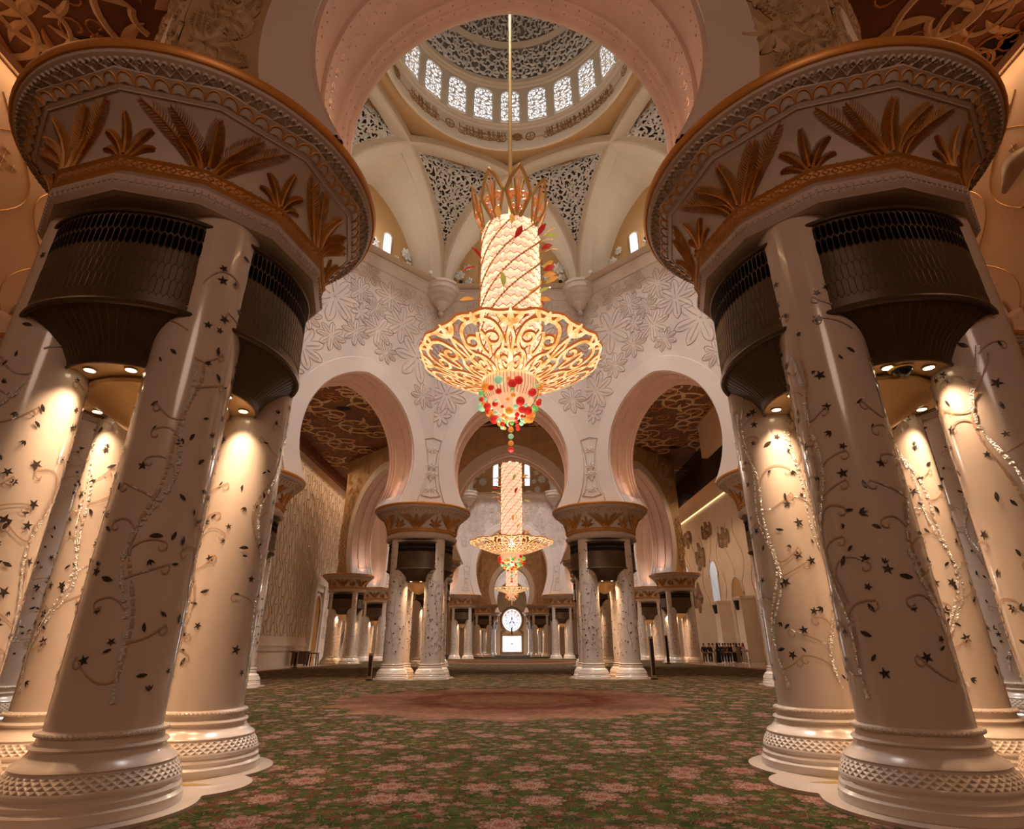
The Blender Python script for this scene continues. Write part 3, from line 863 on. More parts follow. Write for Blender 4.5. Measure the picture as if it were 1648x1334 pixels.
# ------------------------------------------------------------------ vaults and domes
def make_dome(bay, hs, cy, zin, kH, detail):
    ap = hs*2.41421; api = ap-1.2; Rv = api/cos(pi/8); RV = Rv-.35
    root = struct(empty('ceiling_%s_dome' % bay, (0, cy, 0)))
    part = lambda mb, name, mats, **k: mb.obj(name, mats, root, **k)
    V = [Vector((RV*cos(radians(22.5+45*k)), RV*sin(radians(22.5+45*k)), 0)) for k in range(8)]
    zv = zin+.55
    # cornice
    mb = MB(); a8 = radians(22.5); q = Rv
    mb.lathe([(q+.02, zin-.45), (q-.10, zin-.42), (q-.14, zin-.30), (q-.30, zin-.12), (q-.36, zin-.05), (q-.36, zin+.05), (q-.44, zin+.08), (q-.44, zin+.2), (q-.3, zin+.25), (q+1.2, zin+.25)], 8, 0, a0=a8)
    part(mb, 'cornice', ['wall_plaster'], ang=25)
    for k in range(8):
        mb = MB()
        prof = [(.001, -2.05), (.14, -2.02), (.19, -1.9), (.14, -1.78), (.12, -1.7), (.26, -1.6), (.30, -1.48), (.46, -1.36), (.52, -1.2), (.74, -1.05), (.80, -.85), (.98, -.72), (1.02, -.5), (1.12, -.42), (1.14, -.1), (1.2, -.06), (1.2, .12), (.001, .12)]
        s = 1 if hs < 6 else 1.3
        mb.lathe([(r*s, z*s) for r, z in prof], 16, 0)
        part(mb, 'corbel', ['wall_plaster'], ang=35, loc=(V[k].x, V[k].y, zin+.25))
    if not detail:
        mb = MB(); mb.disc(Rv+1, 33, 8, 0, a0=a8); part(mb, 'vault_cap', ['vault_cream'])
        return root
    H = 8.50*kH
    half = RV*sin(radians(45))
    def ribpt(k, t):
        # rib from V[k] to V[k+2], t in -1..1
        a, b = V[k % 8], V[(k+2) % 8]; p = a.lerp(b, .5+.5*t)
        return Vector((p.x, p.y, zv+H*hz(t)))
    def hz(t): return max(0., 1-abs(t)**2.4)**.5
    tc = .317*RV/half          # crossing parameter
    # ribs
    for k in range(8):
        mb = MB(); d = (V[(k+2) % 8]-V[k]).normalized(); side = Vector((-d.y, d.x, 0))
        n = 48; bb = len(mb.v); W = .48*(1 if hs < 6 else 1.3); D = .55
        for i in range(n+1):
            th = pi-pi*i/n; t = cos(th)
            p = ribpt(k, t); nrm = Vector((d.x*cos(th)/half, d.y*cos(th)/half, sin(th)/H)).normalized()
            for sgn, dd in ((-1, 0), (-.82, -.10), (.82, -.10), (1, 0), (1, D), (-1, D)):
                mb.v.append(tuple(p+side*(W*sgn-W)+nrm*dd))
        for i in range(n):
            for j in range(6):
                j2 = (j+1) % 6
                mb.f.append((bb+i*6+j, bb+i*6+j2, bb+(i+1)*6+j2, bb+(i+1)*6+j)); mb.m.append(0)
        part(mb, 'vault_rib', ['vault_cream'], ang=30)
    # lattice panels over every corbel
    def Lc(k, s):   # left boundary (rib k-2 -> k ... ends at V[k]) ; s 0 at V, 1 at crossing
        return ribpt(k-2, 1-s*(1-tc))
    def Rcv(k, s):
        return ribpt(k, -1+s*(1-tc))
    mb = MB(); mk = MB(); k = 0
    N = 40
    hl = H*hz(tc)
    def curve_s(z):   # param s for given height fraction
        zz = z*hl/H; return (1-max(0., 1-zz*zz)**(1/2.4))/(1-tc)
    cen = (V[0].normalized())
    def Sp(u, v, h):
        f = min(1.22, max(0, v/hl)); s = curve_s(min(1, f)); a, b = Lc(0, s), Rcv(0, s)
        w = (a-b).length; t = .5-u/max(.2, w)
        p = b.lerp(a, t); bow = (a-b).length*.16*(1-(2*t-1)**2)
        p = p+cen*(bow+.30-h); p.z += (f-min(1, f))*hl
        return p
    def width(v): 
        s = curve_s(min(1, max(0, v/hl))); return (Lc(0, s)-Rcv(0, s)).length
    ins = lambda u, v: 0.25 < v < hl*1.19 and abs(u) < width(v)*.5+.05
    wmax = width(hl)
    g = .60*(1 if hs < 6 else 1.5)
    arab(mb, -wmax/2, wmax/2, 0, hl*1.2, ins, Sp, g, .125*g, 0, .10, 0, seed=4, leaves=6)
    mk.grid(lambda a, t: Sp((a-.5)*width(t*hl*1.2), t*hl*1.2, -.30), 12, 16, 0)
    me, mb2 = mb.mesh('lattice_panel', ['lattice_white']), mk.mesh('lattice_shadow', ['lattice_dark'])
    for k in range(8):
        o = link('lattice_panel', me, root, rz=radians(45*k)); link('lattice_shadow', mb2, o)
    # lunettes over every side: vaulted recess, end wall with two slit windows and star flowers
    mv = MB(); n1 = Vector((cos(radians(0)), sin(radians(0)), 0))   # side between V[7] and V[0], outward +X
    dep = 14.2 if hs < 6 else 14.2+ap-12.6
    crv = [ribpt(7-1, 1-s*(1-tc)) for s in [i/14 for i in range(15)]]   # placeholder, replaced below
    left = [ribpt(0-2, 1-s*(1-tc)) for s in [i/14 for i in range(15)]]  # from V[0] up to crossing over side between V[7],V[0]
    right = [ribpt(7, -1+s*(1-tc)) for s in [i/14 for i in range(15)]]  # from V[7] up to the same crossing
    path = right+left[::-1][1:]
    outp = [Vector((dep, p.y*1.0, p.z+.1)) for p in path]
    for i in range(len(path)-1):
        a, b, c, d = path[i], path[i+1], outp[i+1], outp[i]
        for j in range(4):
            mv.quad(tuple(a.lerp(d, j/4)), tuple(b.lerp(c, j/4)), tuple(b.lerp(c, (j+1)/4)), tuple(a.lerp(d, (j+1)/4)), 0)
    mv.poly([tuple(p) for p in outp], 1)
    mv.quad((api-1.0, -hs, zin+.25), (api-1.0, hs, zin+.25), (dep, hs, zin+.25), (dep, -hs, zin+.25), 0)
    S = lambda u, v, h: (dep-.04-h, u, v)
    R = random.Random(3); sw = 1 if hs < 6 else 1.4
    pl = []
    zt = outp[14].z
    for tr in range(500):
        q = R.choice((.34, .44, .52))*sw; u, v = R.uniform(-hs+.7, hs-.7), R.uniform(zin+.7, zin+4.4*sw)
        if abs(abs(u)-1.9*sw) < .45*sw+q and v > zin+1.6: continue
        i = min(range(len(outp)), key=lambda i: abs(outp[i].y-u)); 
        if v > outp[i].z-q*1.2: continue
        if any(hypot(u-a, v-b) < (q+c)*1.02 for a, b, c in pl): continue
        pl.append((u, v, q)); rosette(mv, u, v, q, R.choice((6, 8, 8)), S, 2, .10, R.uniform(0, 6), .62)
    ml = mv.mesh('lunette', ['vault_cream', 'vault_brown', 'star_flower'])
    mw = MB()
    for s in (-1, 1):
        y0, w, z0, z1 = s*1.9*sw, .34*sw, zin+2.3, zin+2.3+2.9*sw
        arcp = [(y0-w, z0), (y0+w, z0), (y0+w, z1-w)]+[(y0+w*cos(t), z1-w+w*sin(t)) for t in [pi*i/8 for i in range(1, 8)]]+[(y0-w, z1-w)]
        mw.poly([(dep-.06, y, z) for y, z in arcp], 0)
        mw.tube([(dep-.08, y, z) for y, z in arcp], .06, 6, 1, closed=True)
        mw.box(dep-.12, dep-.06, y0-w, y0+w, z0+.9*sw, z0+.97*sw, 1)
    mwn = mw.mesh('slit_windows', ['window_glow', 'vault_cream'])
    for k in range(8):
        o = link('lunette', ml, root, rz=radians(45*k)); link('slit_window_pair', mwn, o, rz=0)
    # soffit and drum
    zs = zv+H+.42
    k2 = RV/12.0
    rd = 7.15*k2
    mb = MB()
    R8 = RV*.83
    mb.lathe([(R8*1.12, zs), (rd, zs)], 64, 0)
    part(mb, 'vault_soffit', ['vault_brown'])
    mb = MB(); z0 = zv+hl+.02
    mb.lathe([(rd+.1, zs), (rd+.12, z0+.12), (rd+.05, z0), (rd-.06, z0), (rd-.10, z0+.08), (rd-.04, z0+.16), (rd+.02, z0+.25), (rd+.06, z0+.6), (rd+.06, z0+1.95), (rd-.02, z0+2.05), (rd-.02, z0+2.2), (rd-.12, z0+2.28), (rd-.12, z0+2.38), (rd, z0+2.45)], 96, 0)
    part(mb, 'drum_band', ['vault_cream'])
    mb = MB(); zw = z0+2.45
    mb.lathe([(rd, zw), (rd-.02, zw+3.35), (rd-.14, zw+3.42), (rd-.16, zw+3.55), (rd-.3, zw+3.6)], 96, 0)
    part(mb, 'drum_wall', ['vault_cream'])
    zd = zw+3.6; rr = rd-.3
    def dome(ph, h=0): return ((rr-h)*cos(ph), zd+(rr-h)*1.02*sin(ph))
    mb = MB()
    for p0, p1, m in ((0, .05, 1), (.05, .40, 0), (.40, .47, 1), (.47, .95, 0), (.95, 1.02, 1), (1.02, 1.565, 0)):
        n = 8; mb.lathe([dome(p0+(p1-p0)*i/n, -.25 if m == 0 else 0) for i in range(n+1)], 96, m)
        if m == 1: mb.lathe([dome(p0, -.25), dome(p0, 0)], 96, 1); mb.lathe([dome(p1, -.25), dome(p1, 0)], 96, 1)
    part(mb, 'dome_shell', ['lattice_back', 'vault_cream'])
    if hs < 6:
        mb = MB()
        def Sd(u, v, h):
            a = u/rr; r, z = dome(v, h); return (r*cos(a), r*sin(a), z)
        for p0, p1, g, w in ((.05, .40, .70, .085), (.47, .95, .70, .085)):
            def Sg(u, v, h): return Sd(u, v/rr, h-.02)
            arab(mb, 0, TAU*rr, p0*rr, p1*rr, lambda u, v: p0*rr < v < p1*rr, Sg, g, w, 0, .12, 0, seed=int(p0*100), leaves=4)
        part(mb, 'dome_lattice', ['lattice_white'])
        # drum windows with scroll grilles
        mp = MB(); mg = MB(); ww, wh = .66, 3.0
        arcp = [(-ww, .12), (ww, .12)]+[(ww*cos(t), wh-.45+.5*sin(t)) for t in [pi*i/10 for i in range(11)]]
        Sw = lambda u, v, h: ((rd-.03-h)*cos(u/rd), (rd-.03-h)*sin(u/rd), zw+v)
        b = len(mp.v); mp.v.append(Sw(0, 1.5, 0)); mp.v.extend([Sw(u, v, 0) for u, v in arcp]); nn = len(arcp)
        for i in range(nn): mp.f.append((b, b+1+i, b+1+(i+1) % nn)); mp.m.append(0)
        rib(mg, arcp+[arcp[0]], .10, Sw, .0, .09, 0)
        inn = lambda u, v: abs(u) < ww and .1 < v < wh-.45+.5*sqrt(max(0, 1-(u/ww)**2))
        arab(mg, -ww, ww, .12, wh, inn, Sw, .47, .062, .01, .06, 0, seed=6, leaves=4)
        mpm, mgm = mp.mesh('window_pane', ['window_glow']), mg.mesh('window_grille', ['lattice_white'])
        for i in range(24):
            w_ = struct(link('window_%d' % (i+1), mpm, None, (0, cy, 0), rz=radians(90+15*i))); link('window_grille', mgm, w_)
        # gilded script on the band: runs of stacked strokes, roundels between
        mb = MB(); R = random.Random(11)
        Sb = lambda u, v, h: ((rd+.05-h)*cos(u/rd), (rd+.05-h)*sin(u/rd), z0+1.22+v)
        def script(a0, a1):
            u0, u1 = sorted((radians(a0)*rd, radians(a1)*rd)); u = u0
            while u < u1-.25:
                w = R.uniform(.24, .42); t = R.random()
                rib(mb, bez((u, R.uniform(-.30, -.1)), (u+w*.6, -.62), (u+w*1.25, R.uniform(-.25, .0)), 9), lambda t: .035+.05*sin(pi*t), Sb, .0, .03, 0)
                for s in range(R.choice((1, 2, 2))):
                    x = u+R.uniform(.02, w); rib(mb, [(x+.05, .42), (x+.02, .2), (x, -.1), (x-.03, -.3)], lambda t: .065-.03*t, Sb, 0, .03, 0)
                if t < .55: rib(mb, spiral(u+w*.55, R.uniform(-.05, .2), .12, 0, 1., -1, 10, .5), .05, Sb, 0, .03, 0)
                rib(mb, bez((u, .05), (u+w*.5, .24), (u+w, .1), 7), lambda t: .03+.04*sin(pi*t), Sb, 0, .03, 0)
                for s in range(3):
                    x, y = u+R.uniform(0, w), R.choice((-.5, .38, .46, .5, .12)); d = .038
                    mb.poly([Sb(x, y+d, .03), Sb(x+d, y, .03), Sb(x, y-d, .03), Sb(x-d, y, .03)], 0)
                u += w*.66
        script(92, 117); script(71, 29); script(129, 149); script(170, 205); script(215, 250); script(262, 300); script(310, 350)
        for a, kind in ((86.2, 0), (79.2, 1), (123, 1), (159, 0), (20, 1)):
            u = radians(a)*rd
            if kind == 0:
                for r_, t_ in ((.38, 1.9), (.27, 1.3)): rib(mb, spiral(u, 0, r_, 0, t_, 1, 26), .07, Sb, 0, .03, 0)
                star5(lambda x, y, h: Sb(x, y, .03), mb, u, 0, .40, .2, 0, 8, .72)
            else:
                rib(mb, [(u+.30*cos(t), .34*sin(t)) for t in [TAU*i/20 for i in range(21)]], .085, Sb, 0, .03, 0)
                rib(mb, [(u-.25, 0), (u-.1, .03), (u+.1, -.03), (u+.25, 0)], .05, Sb, 0, .03, 0)
                rib(mb, [(u, -.3), (u+.01, 0), (u, .3)], .05, Sb, 0, .03, 0)
        part(mb, 'gilded_script', ['gold_script'])
    return root
make_dome('first', HS1, CY1, 23.4, 1., True)
make_dome('middle', HS2, CY2, 24.3, 1.42, True)
make_dome('rear', HS1, CY3, 23.4, 1., False)

# ------------------------------------------------------------------ shell: floor, carpet, ceiling, side walls
mb = MB(); mb.quad((-40, -14, 0), (40, -14, 0), (40, 150, 0), (-40, 150, 0)); struct(mb.obj('floor', ['marble_floor'], smooth=False))
mb = MB()
mb.add([(-18.5, -12, .004), (18.5, -12, .004), (18.5, 138, .004), (-18.5, 138, .004), (-18.5, -12, .012), (18.5, -12, .012), (18.5, 138, .012), (-18.5, 138, .012)], [(4, 5, 6, 7), (0, 1, 5, 4), (1, 2, 6, 5), (2, 3, 7, 6), (3, 0, 4, 7)])
tag(mb.obj('carpet', ['carpet_pile'], smooth=False), 'vast green carpet woven with pink flowers and a round medallion', 'carpet')

def ceiling():
    bm = bmesh.new()
    edges = []
    def loop(pts):
        vs = [bm.verts.new((x, y, ZC)) for x, y in pts]
        for i in range(len(vs)): edges.append(bm.edges.new((vs[i], vs[(i+1) % len(vs)])))
    loop([(-40, -14), (40, -14), (40, 150), (-40, 150)])
    for hs, cy in ((HS1, CY1), (HS2, CY2), (HS1, CY3)):
        R = (hs*2.41421)/cos(pi/8)
        loop([(R*cos(radians(22.5+45*k)), cy+R*sin(radians(22.5+45*k))) for k in range(8)])
    bmesh.ops.triangle_fill(bm, use_beauty=True, use_dissolve=False, edges=edges)
    me = bpy.data.meshes.new('ceiling'); bm.to_mesh(me); bm.free()
    me.materials.append(MATS['ceiling_brown'])
    o = struct(link('ceiling', me))
    # big cream scrollwork under the ceiling
    mb = MB(); R = random.Random(21)
    S = lambda u, v, h: (u, v, ZC-.03-h)
    def blocked(x, y):
        for hs, cy in ((HS1, CY1), (HS2, CY2), (HS1, CY3)):
            ap = hs*2.414+1.3
            dx, dy = abs(x), abs(y-cy)
            if dx < ap and dy < ap and (dx+dy)/sqrt(2) < ap: return True
        return False
    ins = lambda u, v: not blocked(u, v)
    def motif(cx, cy, s, flip):
        rings = [spiral(cx, cy, 1.55*s, flip, 1.35, 1 if flip > 0 else -1, 34, .75), spiral(cx+1.2*s, cy+1.7*s, .9*s, 2+flip, 1.2, -1, 24), spiral(cx-1.3*s, cy-1.5*s, .8*s, 4, 1.2, 1, 24)]
        for i, q in enumerate(rings):
            for p in runs(q, ins): rib(mb, p, (.20 if i == 0 else .13)*s, S, 0, .08, 0)
        for k in range(6):
            a = TAU*k/6+flip
            p = bez((cx+.3*s*cos(a), cy+.3*s*sin(a)), (cx+1.1*s*cos(a+.3), cy+1.1*s*sin(a+.3)), (cx+1.9*s*cos(a-.1), cy+1.9*s*sin(a-.1)), 8)
            for q in runs(p, ins): rib(mb, q, taper(.30*s), S, 0, .06, 0 if k % 3 else 1)
        for k in range(9):
            a = R.uniform(0, TAU); x, y = cx+2.0*s*cos(a), cy+2.0*s*sin(a)
            for q in runs(spiral(x, y, .55*s, a, 1.2, R.choice((-1, 1)), 14), ins): rib(mb, q, .07*s, S, 0, .05, 1)
        # pierced dark gap
        if int(cx*7+cy) % 3 == 0:
            pts = [(cx+2.0*s+.5*s*cos(t), cy+.9*s+.38*s*sin(t)) for t in [TAU*i/12 for i in range(12)]]
            if all(ins(*p) for p in pts): mb.poly([S(x, y, -.02) for x, y in pts], 2)
    for i in range(-4, 5):
        for j in range(-1, 16):
            x, y = i*5.6+(1.4 if j % 2 else -1.4), j*5.6+1.5
            if blocked(x, y) or abs(x) > 23.: continue
            if abs(x) > 18.2 and y < 46: continue
            motif(x, y, 1.35, R.choice((-1, 1))*R.uniform(.3, 1.5))
    for sx in (-1, 1):      # the strip beside the near walls, seen up close
        for j in range(8):
            motif(sx*(16.6 if j % 2 else 15.0), 2.+j*3.6, .95, sx*(.5+.3*j))
    mb.obj('ceiling_scrollwork', ['ceiling_scroll', 'ceiling_fine', 'ceiling_dark'], o)
ceiling()

def near_wall(side):
    x = 18.6*side; mb = MB(); d = -side
    ye = 37 if side < 0 else 41
    mb.quad((x, -14, 0), (x, ye, 0), (x, ye, ZC), (x, -14, ZC), 0)
    mb.quad((x, ye, 0), (40*side, ye, 0), (40*side, ye, ZC), (x, ye, ZC), 0)
    if side > 0: mb.box(x-.0, x+.6, ye, 52, 18.5, ZC, 0)
    S = lambda u, v, h: (x+d*(h+.005), u, v)
    # looping gilt stems
    for yc in [6+3.1*i for i in range(9)]:
        for sg in (-1, 1):
            rib(mb, [(yc+sg*1.35*sin((z-8.)*.82), z) for z in [6+i*.16 for i in range(91)]], .055, S, 0, .03, 1)
        for z in [6.6+i*1.92 for i in range(8)]:
            # clusters of small crossed marks
            for dx in (-.45, 0, .45):
                for dz in (-.4, 0, .4):
                    cx = yc+dx+(1.55 if int(z) % 2 else 0)
                    if abs(dx)+abs(dz) > .7: continue
                    rib(mb, [(cx-.17, z+dz), (cx, z+dz), (cx+.17, z+dz)], .035, S, 0, .035, 0); rib(mb, [(cx, z+dz-.17), (cx, z+dz), (cx, z+dz+.17)], .035, S, 0, .035, 0)
    # picture rail at the top
    mb.tube([(x+d*.06, -14, ZC-.5), (x+d*.06, ye, ZC-.5)], .06, 6, 0)
    w = struct(mb.obj('wall_%s' % ('right' if side > 0 else 'left'), ['side_wall', 'wall_gold_line'], smooth=True))
    # lotus flowers in relief with glowing hearts
    fl = MB()
    for lay in range(3):
        n = (12, 10, 7)[lay]; L = (1.9, 1.45, .95)[lay]
        for k in range(n):
            a = TAU*k/n+lay*.3; lift = (.10, .35, .6)[lay]
            def P(s, t):
                wd = L*.30*sin(pi*(s*.92+.05))**.8*(t-.5)*2; ax = L*s
                return (ax*cos(a)-wd*sin(a), ax*sin(a)+wd*cos(a), .05+lift*s*s+.14*(1-abs(t-.5)*2)*sin(pi*s)-.0)
            fl.grid(lambda s, t: P(s, t), 8, 4, 0)
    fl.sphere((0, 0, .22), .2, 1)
    rot = Matrix.Rotation(-pi/2*(1 if side < 0 else -1)*-1, 4, 'Y')
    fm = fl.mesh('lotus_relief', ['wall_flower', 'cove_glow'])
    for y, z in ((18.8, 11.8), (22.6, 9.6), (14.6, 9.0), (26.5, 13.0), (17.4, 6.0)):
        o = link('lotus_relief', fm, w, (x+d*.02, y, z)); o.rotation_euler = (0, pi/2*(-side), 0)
    return w
WL = near_wall(-1); WR = near_wall(1)
# leaf sconce high on the right wall
mb = MB()
def lf(s, t): 
    w = .45*sin(pi*(s*.93+.04))*(t-.5)*2; return (18.58-.30*sin(pi*s)-.12*(1-abs(2*t-1)), 16.2-1.8*s+w*.35, 17.2+1.0*s*(1-s*.4)+w)
mb.grid(lf, 10, 4, 0); mb.obj('leaf_relief', ['brown_flower'], WR)

def wide_left():
    x = -22.3; mb = MB(); D = 1
    # wall with a door opening between y 66.5 and 70.5
    mb.quad((x, 37, 0), (x, 150, 0), (x, 150, ZC), (x, 37, ZC), 0); mb.box(x, x+.5, 37, 100, 20.9, ZC, 4)  # dark brown strip along the wall top stands in for shade under the ceiling
    S = lambda u, v, h: (x+h+.004, u, v)
    R = random.Random(31)
    for y0, z0, e in ((48, 0, .10), (48, .9, .16), (48, 1.9, .22)):
        pass
    mb.box(x, x+.25, 37, 64.6, .0, .75, 1); mb.box(x, x+.12, 37, 64.6, .75, 1.75, 0); mb.box(x, x+.28, 37, 64.6, 1.75, 2.1, 0)
    for i in range(97): rib(mb, spiral(38.2+i*.27, 1.25, .14, 0, 1., 1 if i % 2 else -1, 8), .04, lambda u, v, h: (x+.125+h, u, v), 0, .03, 2)
    # meandering stems with small gilt buds
    for i in range(38):
        yc = 38+i*1.05
        for sg in (-1, 1):
            rib(mb, [(yc+sg*.5*sin(z*1.25+i)+.12*sin(z*3.1), z) for z in [2.6+j*.3 for j in range(57)]], .065, S, 0, .05, 2)
        for k in range(11):
            z = 3+k*1.6+(.8 if i % 2 else 0); u = yc+R.uniform(-.2, .2)
            rib(mb, bez((u-.18, z), (u, z-.15), (u+.2, z+.1), 4), taper(.12), S, .02, .08, 3)
    w = struct(mb.obj('wall_left_transept', ['side_wall_pale', 'base_marble', 'relief_line', 'wall_gold_line', 'ceiling_brown']))
    # door
    db = MB(); y0, y1, zt = 65.2, 68.8, 7.6
    ym = (y0+y1)/2; hw = 1.15
    arcp = [(ym-hw, 0), (ym-hw, 5.6)]+[(ym-hw*cos(t), 5.6+1.6*sin(t)) for t in [pi*i/12 for i in range(1, 12)]]+[(ym+hw, 5.6), (ym+hw, 0)]
    db.poly([(x+.16, y, z) for y, z in arcp], 0)
    for q in (-.55, .55):
        rib(db, [(ym+q, .4), (ym+q, 2.4), (ym+q, 5.4)], .9, lambda u, v, h: (x+.17+h, u, v), 0, .05, 0)
    d_ = struct(db.obj('door_1', ['gold_door']))
    fb = MB()
    fb.tube([(x+.22, y, z) for y, z in arcp], .13, 8, 0)
    fb.box(x, x+.5, y0-.1, y0+.5, 0, 8.4, 0); fb.box(x, x+.5, y1-.5, y1+.1, 0, 8.4, 0); fb.box(x, x+.55, y0-.2, y1+.2, 8.2, 8.9, 0); fb.box(x, x+.35, y0+.4, y1-.4, 7.5, 8.3, 0)
    fb.obj('door_frame', ['arch_plaster'], d_)
    # vertical wall wash sconces built as light slots at the top
wide_left()

def wide_right():
    x = 27.5; mb = MB()
    mb.quad((x, 41, 0), (x, 150, 0), (x, 150, 20.2), (x, 41, 20.2), 0)
    S = lambda u, v, h: (x-h-.004, u, v)
    R = random.Random(41)
    # gilt stems and flowers
    for i in range(12):
        yc = 62+i*3.4; rib(mb, [(yc+1.0*sin(z*.8+i), z) for z in [6.5+j*.3 for j in range(34)]], .07, S, 0, .04, 1)
    for yc, z, q in ((73, 14.5, 1.1), (79, 16.6, 1.0), (83, 13.6, 1.6), (88, 17, 1.1), (94, 14.4, 1.5), (86.5, 8.2, 1.7), (99, 12.3, 1.5), (106, 15., 1.6)):
        rosette(mb, yc, z, q*1.3, 5, S, 2, .3, R.uniform(0, 1), .42, inner=False)
        for s in (-1, 1): rib(mb, bez((yc+s*1.6, z-.9), (yc+s*1.9, z), (yc+s*1.5, z+1.0), 6), taper(.5), S, .05, .25, 2)
    w = struct(mb.obj('wall_right_transept', ['side_wall_pale', 'wall_gold_line', 'brown_flower']))
    # niches / tall openings
    for i, (yc, hw, zt, glow) in enumerate(((71, 1.7, 9.6, False), (78.5, 1.5, 12.6, True), (91, 1.9, 13.6, True), (102, 1.6, 10.4, True))):
        nb = MB()
        arcp = [(yc-hw, 0), (yc-hw, zt-2*hw*.8)]
        zc_ = zt-1.35*hw; r_ = hw*1.12
        arcp += [(yc-r_*cos(t), zc_+r_*sin(t)*1.15) for t in [-.45+(pi+.9)*i/14 for i in range(15)]]
        arcp += [(yc+hw, zt-2*hw*.8), (yc+hw, 0)]
        nb.poly([(x-.03, y, z) for y, z in arcp], 0)
        nb.tube([(x-.06, y, z) for y, z in arcp], .12, 6, 1)
        struct(nb.obj('window_%d' % (30+i), ['day_blue' if glow else 'vault_brown', 'arch_plaster']))
    # projecting blade piers between the openings
    for i, (y0, y1) in enumerate(((66.5, 68.4), (74., 75.6))):
        nb = MB(); nb.box(x-1.6, x+.1, y0, y1, 0, 6.6, 0); nb.box(x-1.7, x+.1, y0-.1, y1+.1, 6.6, 6.9, 0); nb.box(x-1.7, x+.1, y0-.1, y1+.1, 0, .9, 0)
        struct(nb.obj('trim_%d' % (10+i), ['side_wall_pale']))
    # glazed gallery box hung under the ceiling with a lit cove along its lower edge
    gb = MB()
    gb.quad((18.62, 52, 17.6), (18.62, 52, ZC), (40, 52, ZC), (40, 52, 17.6), 0)
    gb.quad((21.0, 52, 17.6), (21.0, 52, ZC), (21.0, 110, ZC), (21.0, 110, 17.6), 0)
    gb.quad((21.0, 52, 17.6), (21.0, 110, 17.6), (x, 110, 20.0), (x, 52, 20.0), 1)
    gb.box(x-.18, x-.04, 52, 110, 19.85, 19.97, 2)
    struct(gb.obj('wall_right_gallery', ['bronze_glass', 'side_wall', 'cove_glow'], smooth=False))
wide_right()

# end wall with keyhole window, wall behind the camera
mb = MB(); mb.quad((-40, 142, 0), (40, 142, 0), (40, 142, ZC), (-40, 142, ZC)); 
for q in (-1, 1): mb.box(q*3.3-.5, q*3.3+.5, 141.2, 142, 0, 9.5, 0)
struct(mb.obj('wall_end', ['side_wall'], smooth=False))
mb = MB(); mb.quad((-40, -14, 0), (40, -14, 0), (40, -14, ZC), (-40, -14, ZC)); struct(mb.obj('wall_behind', ['side_wall'], smooth=False))
mb = MB(); yw = 141.9
mb.quad((-2.2, yw, .7), (2.2, yw, .7), (2.2, yw, 4.1), (-2.2, yw, 4.1), 0)
mb.poly([(2.25*cos(t), yw, 7.6+2.45*sin(t)) for t in [TAU*i/36 for i in range(36)]], 0)
w = struct(mb.obj('window_40', ['window_glow'], smooth=False))
mb = MB(); Sq = lambda u, v, h: (u, yw-.03-h, v)
out = [(-2.45, .4), (-2.45, 5.0)]+[(-2.62*cos(t), 7.6+2.8*sin(t)) for t in [-.9+(pi+1.8)*i/24 for i in range(25)]]+[(2.45, 5.0), (2.45, .4), (-2.45, .4)]
rib(mb, out, .5, Sq, 0, .2, 0)
for xx in (-1.0, 1.0): rib(mb, [(xx, .7), (xx, 2.4), (xx, 4.1)], .07, Sq, 0, .05, 1)
rib(mb, [(-2.2, 1.7), (0, 1.7), (2.2, 1.7)], .05, Sq, 0, .05, 1); rib(mb, [(-2.2, .55), (0, .55), (2.2, .55)], .3, Sq, 0, .05, 0)
rib(mb, [(-2.3, 4.45), (0, 4.35), (2.3, 4.45)], .62, Sq, 0, .06, 2)
rib(mb, bez((0, 4.4), (-.1, 5.3), (0, 6.0), 5), .3, Sq, .02, .08, 1)
for k in range(12):
    a = TAU*k/12; rib(mb, spiral(1.35*cos(a), 7.6+1.35*sin(a), .28, a, .9, 1, 8), .10, Sq, 0, .05, 1)
rib(mb, [(1.95*cos(t), 7.6+2.1*sin(t)) for t in [TAU*i/30 for i in range(31)]], .08, Sq, 0, .05, 1)
for k in range(5):
    a = pi/2+(k-2)*.5; rosette(mb, 1.75*cos(a), 7.6+2.0*sin(a), .36, 5, Sq, 3, .03)
for a in (pi/2, pi/2+2.2, pi/2-2.2): rib(mb, [(0, 7.4), (.45*cos(a), 7.4+.5*sin(a)), (.95*cos(a), 7.4+1.2*sin(a))], taper(.36), Sq, .02, .08, 4)
for k in range(6):
    a = pi*k/5; rib(mb, bez((0, 2.3), (.3*cos(a), 2.3+.3*sin(a)), (.6*cos(a), 2.3+.7*sin(a)), 4), .06, Sq, 0, .04, 1)
mb.obj('window_tracery', ['brown_flower', 'dark_iron', 'vault_brown', 'stain_rose', 'stain_blue'], w)

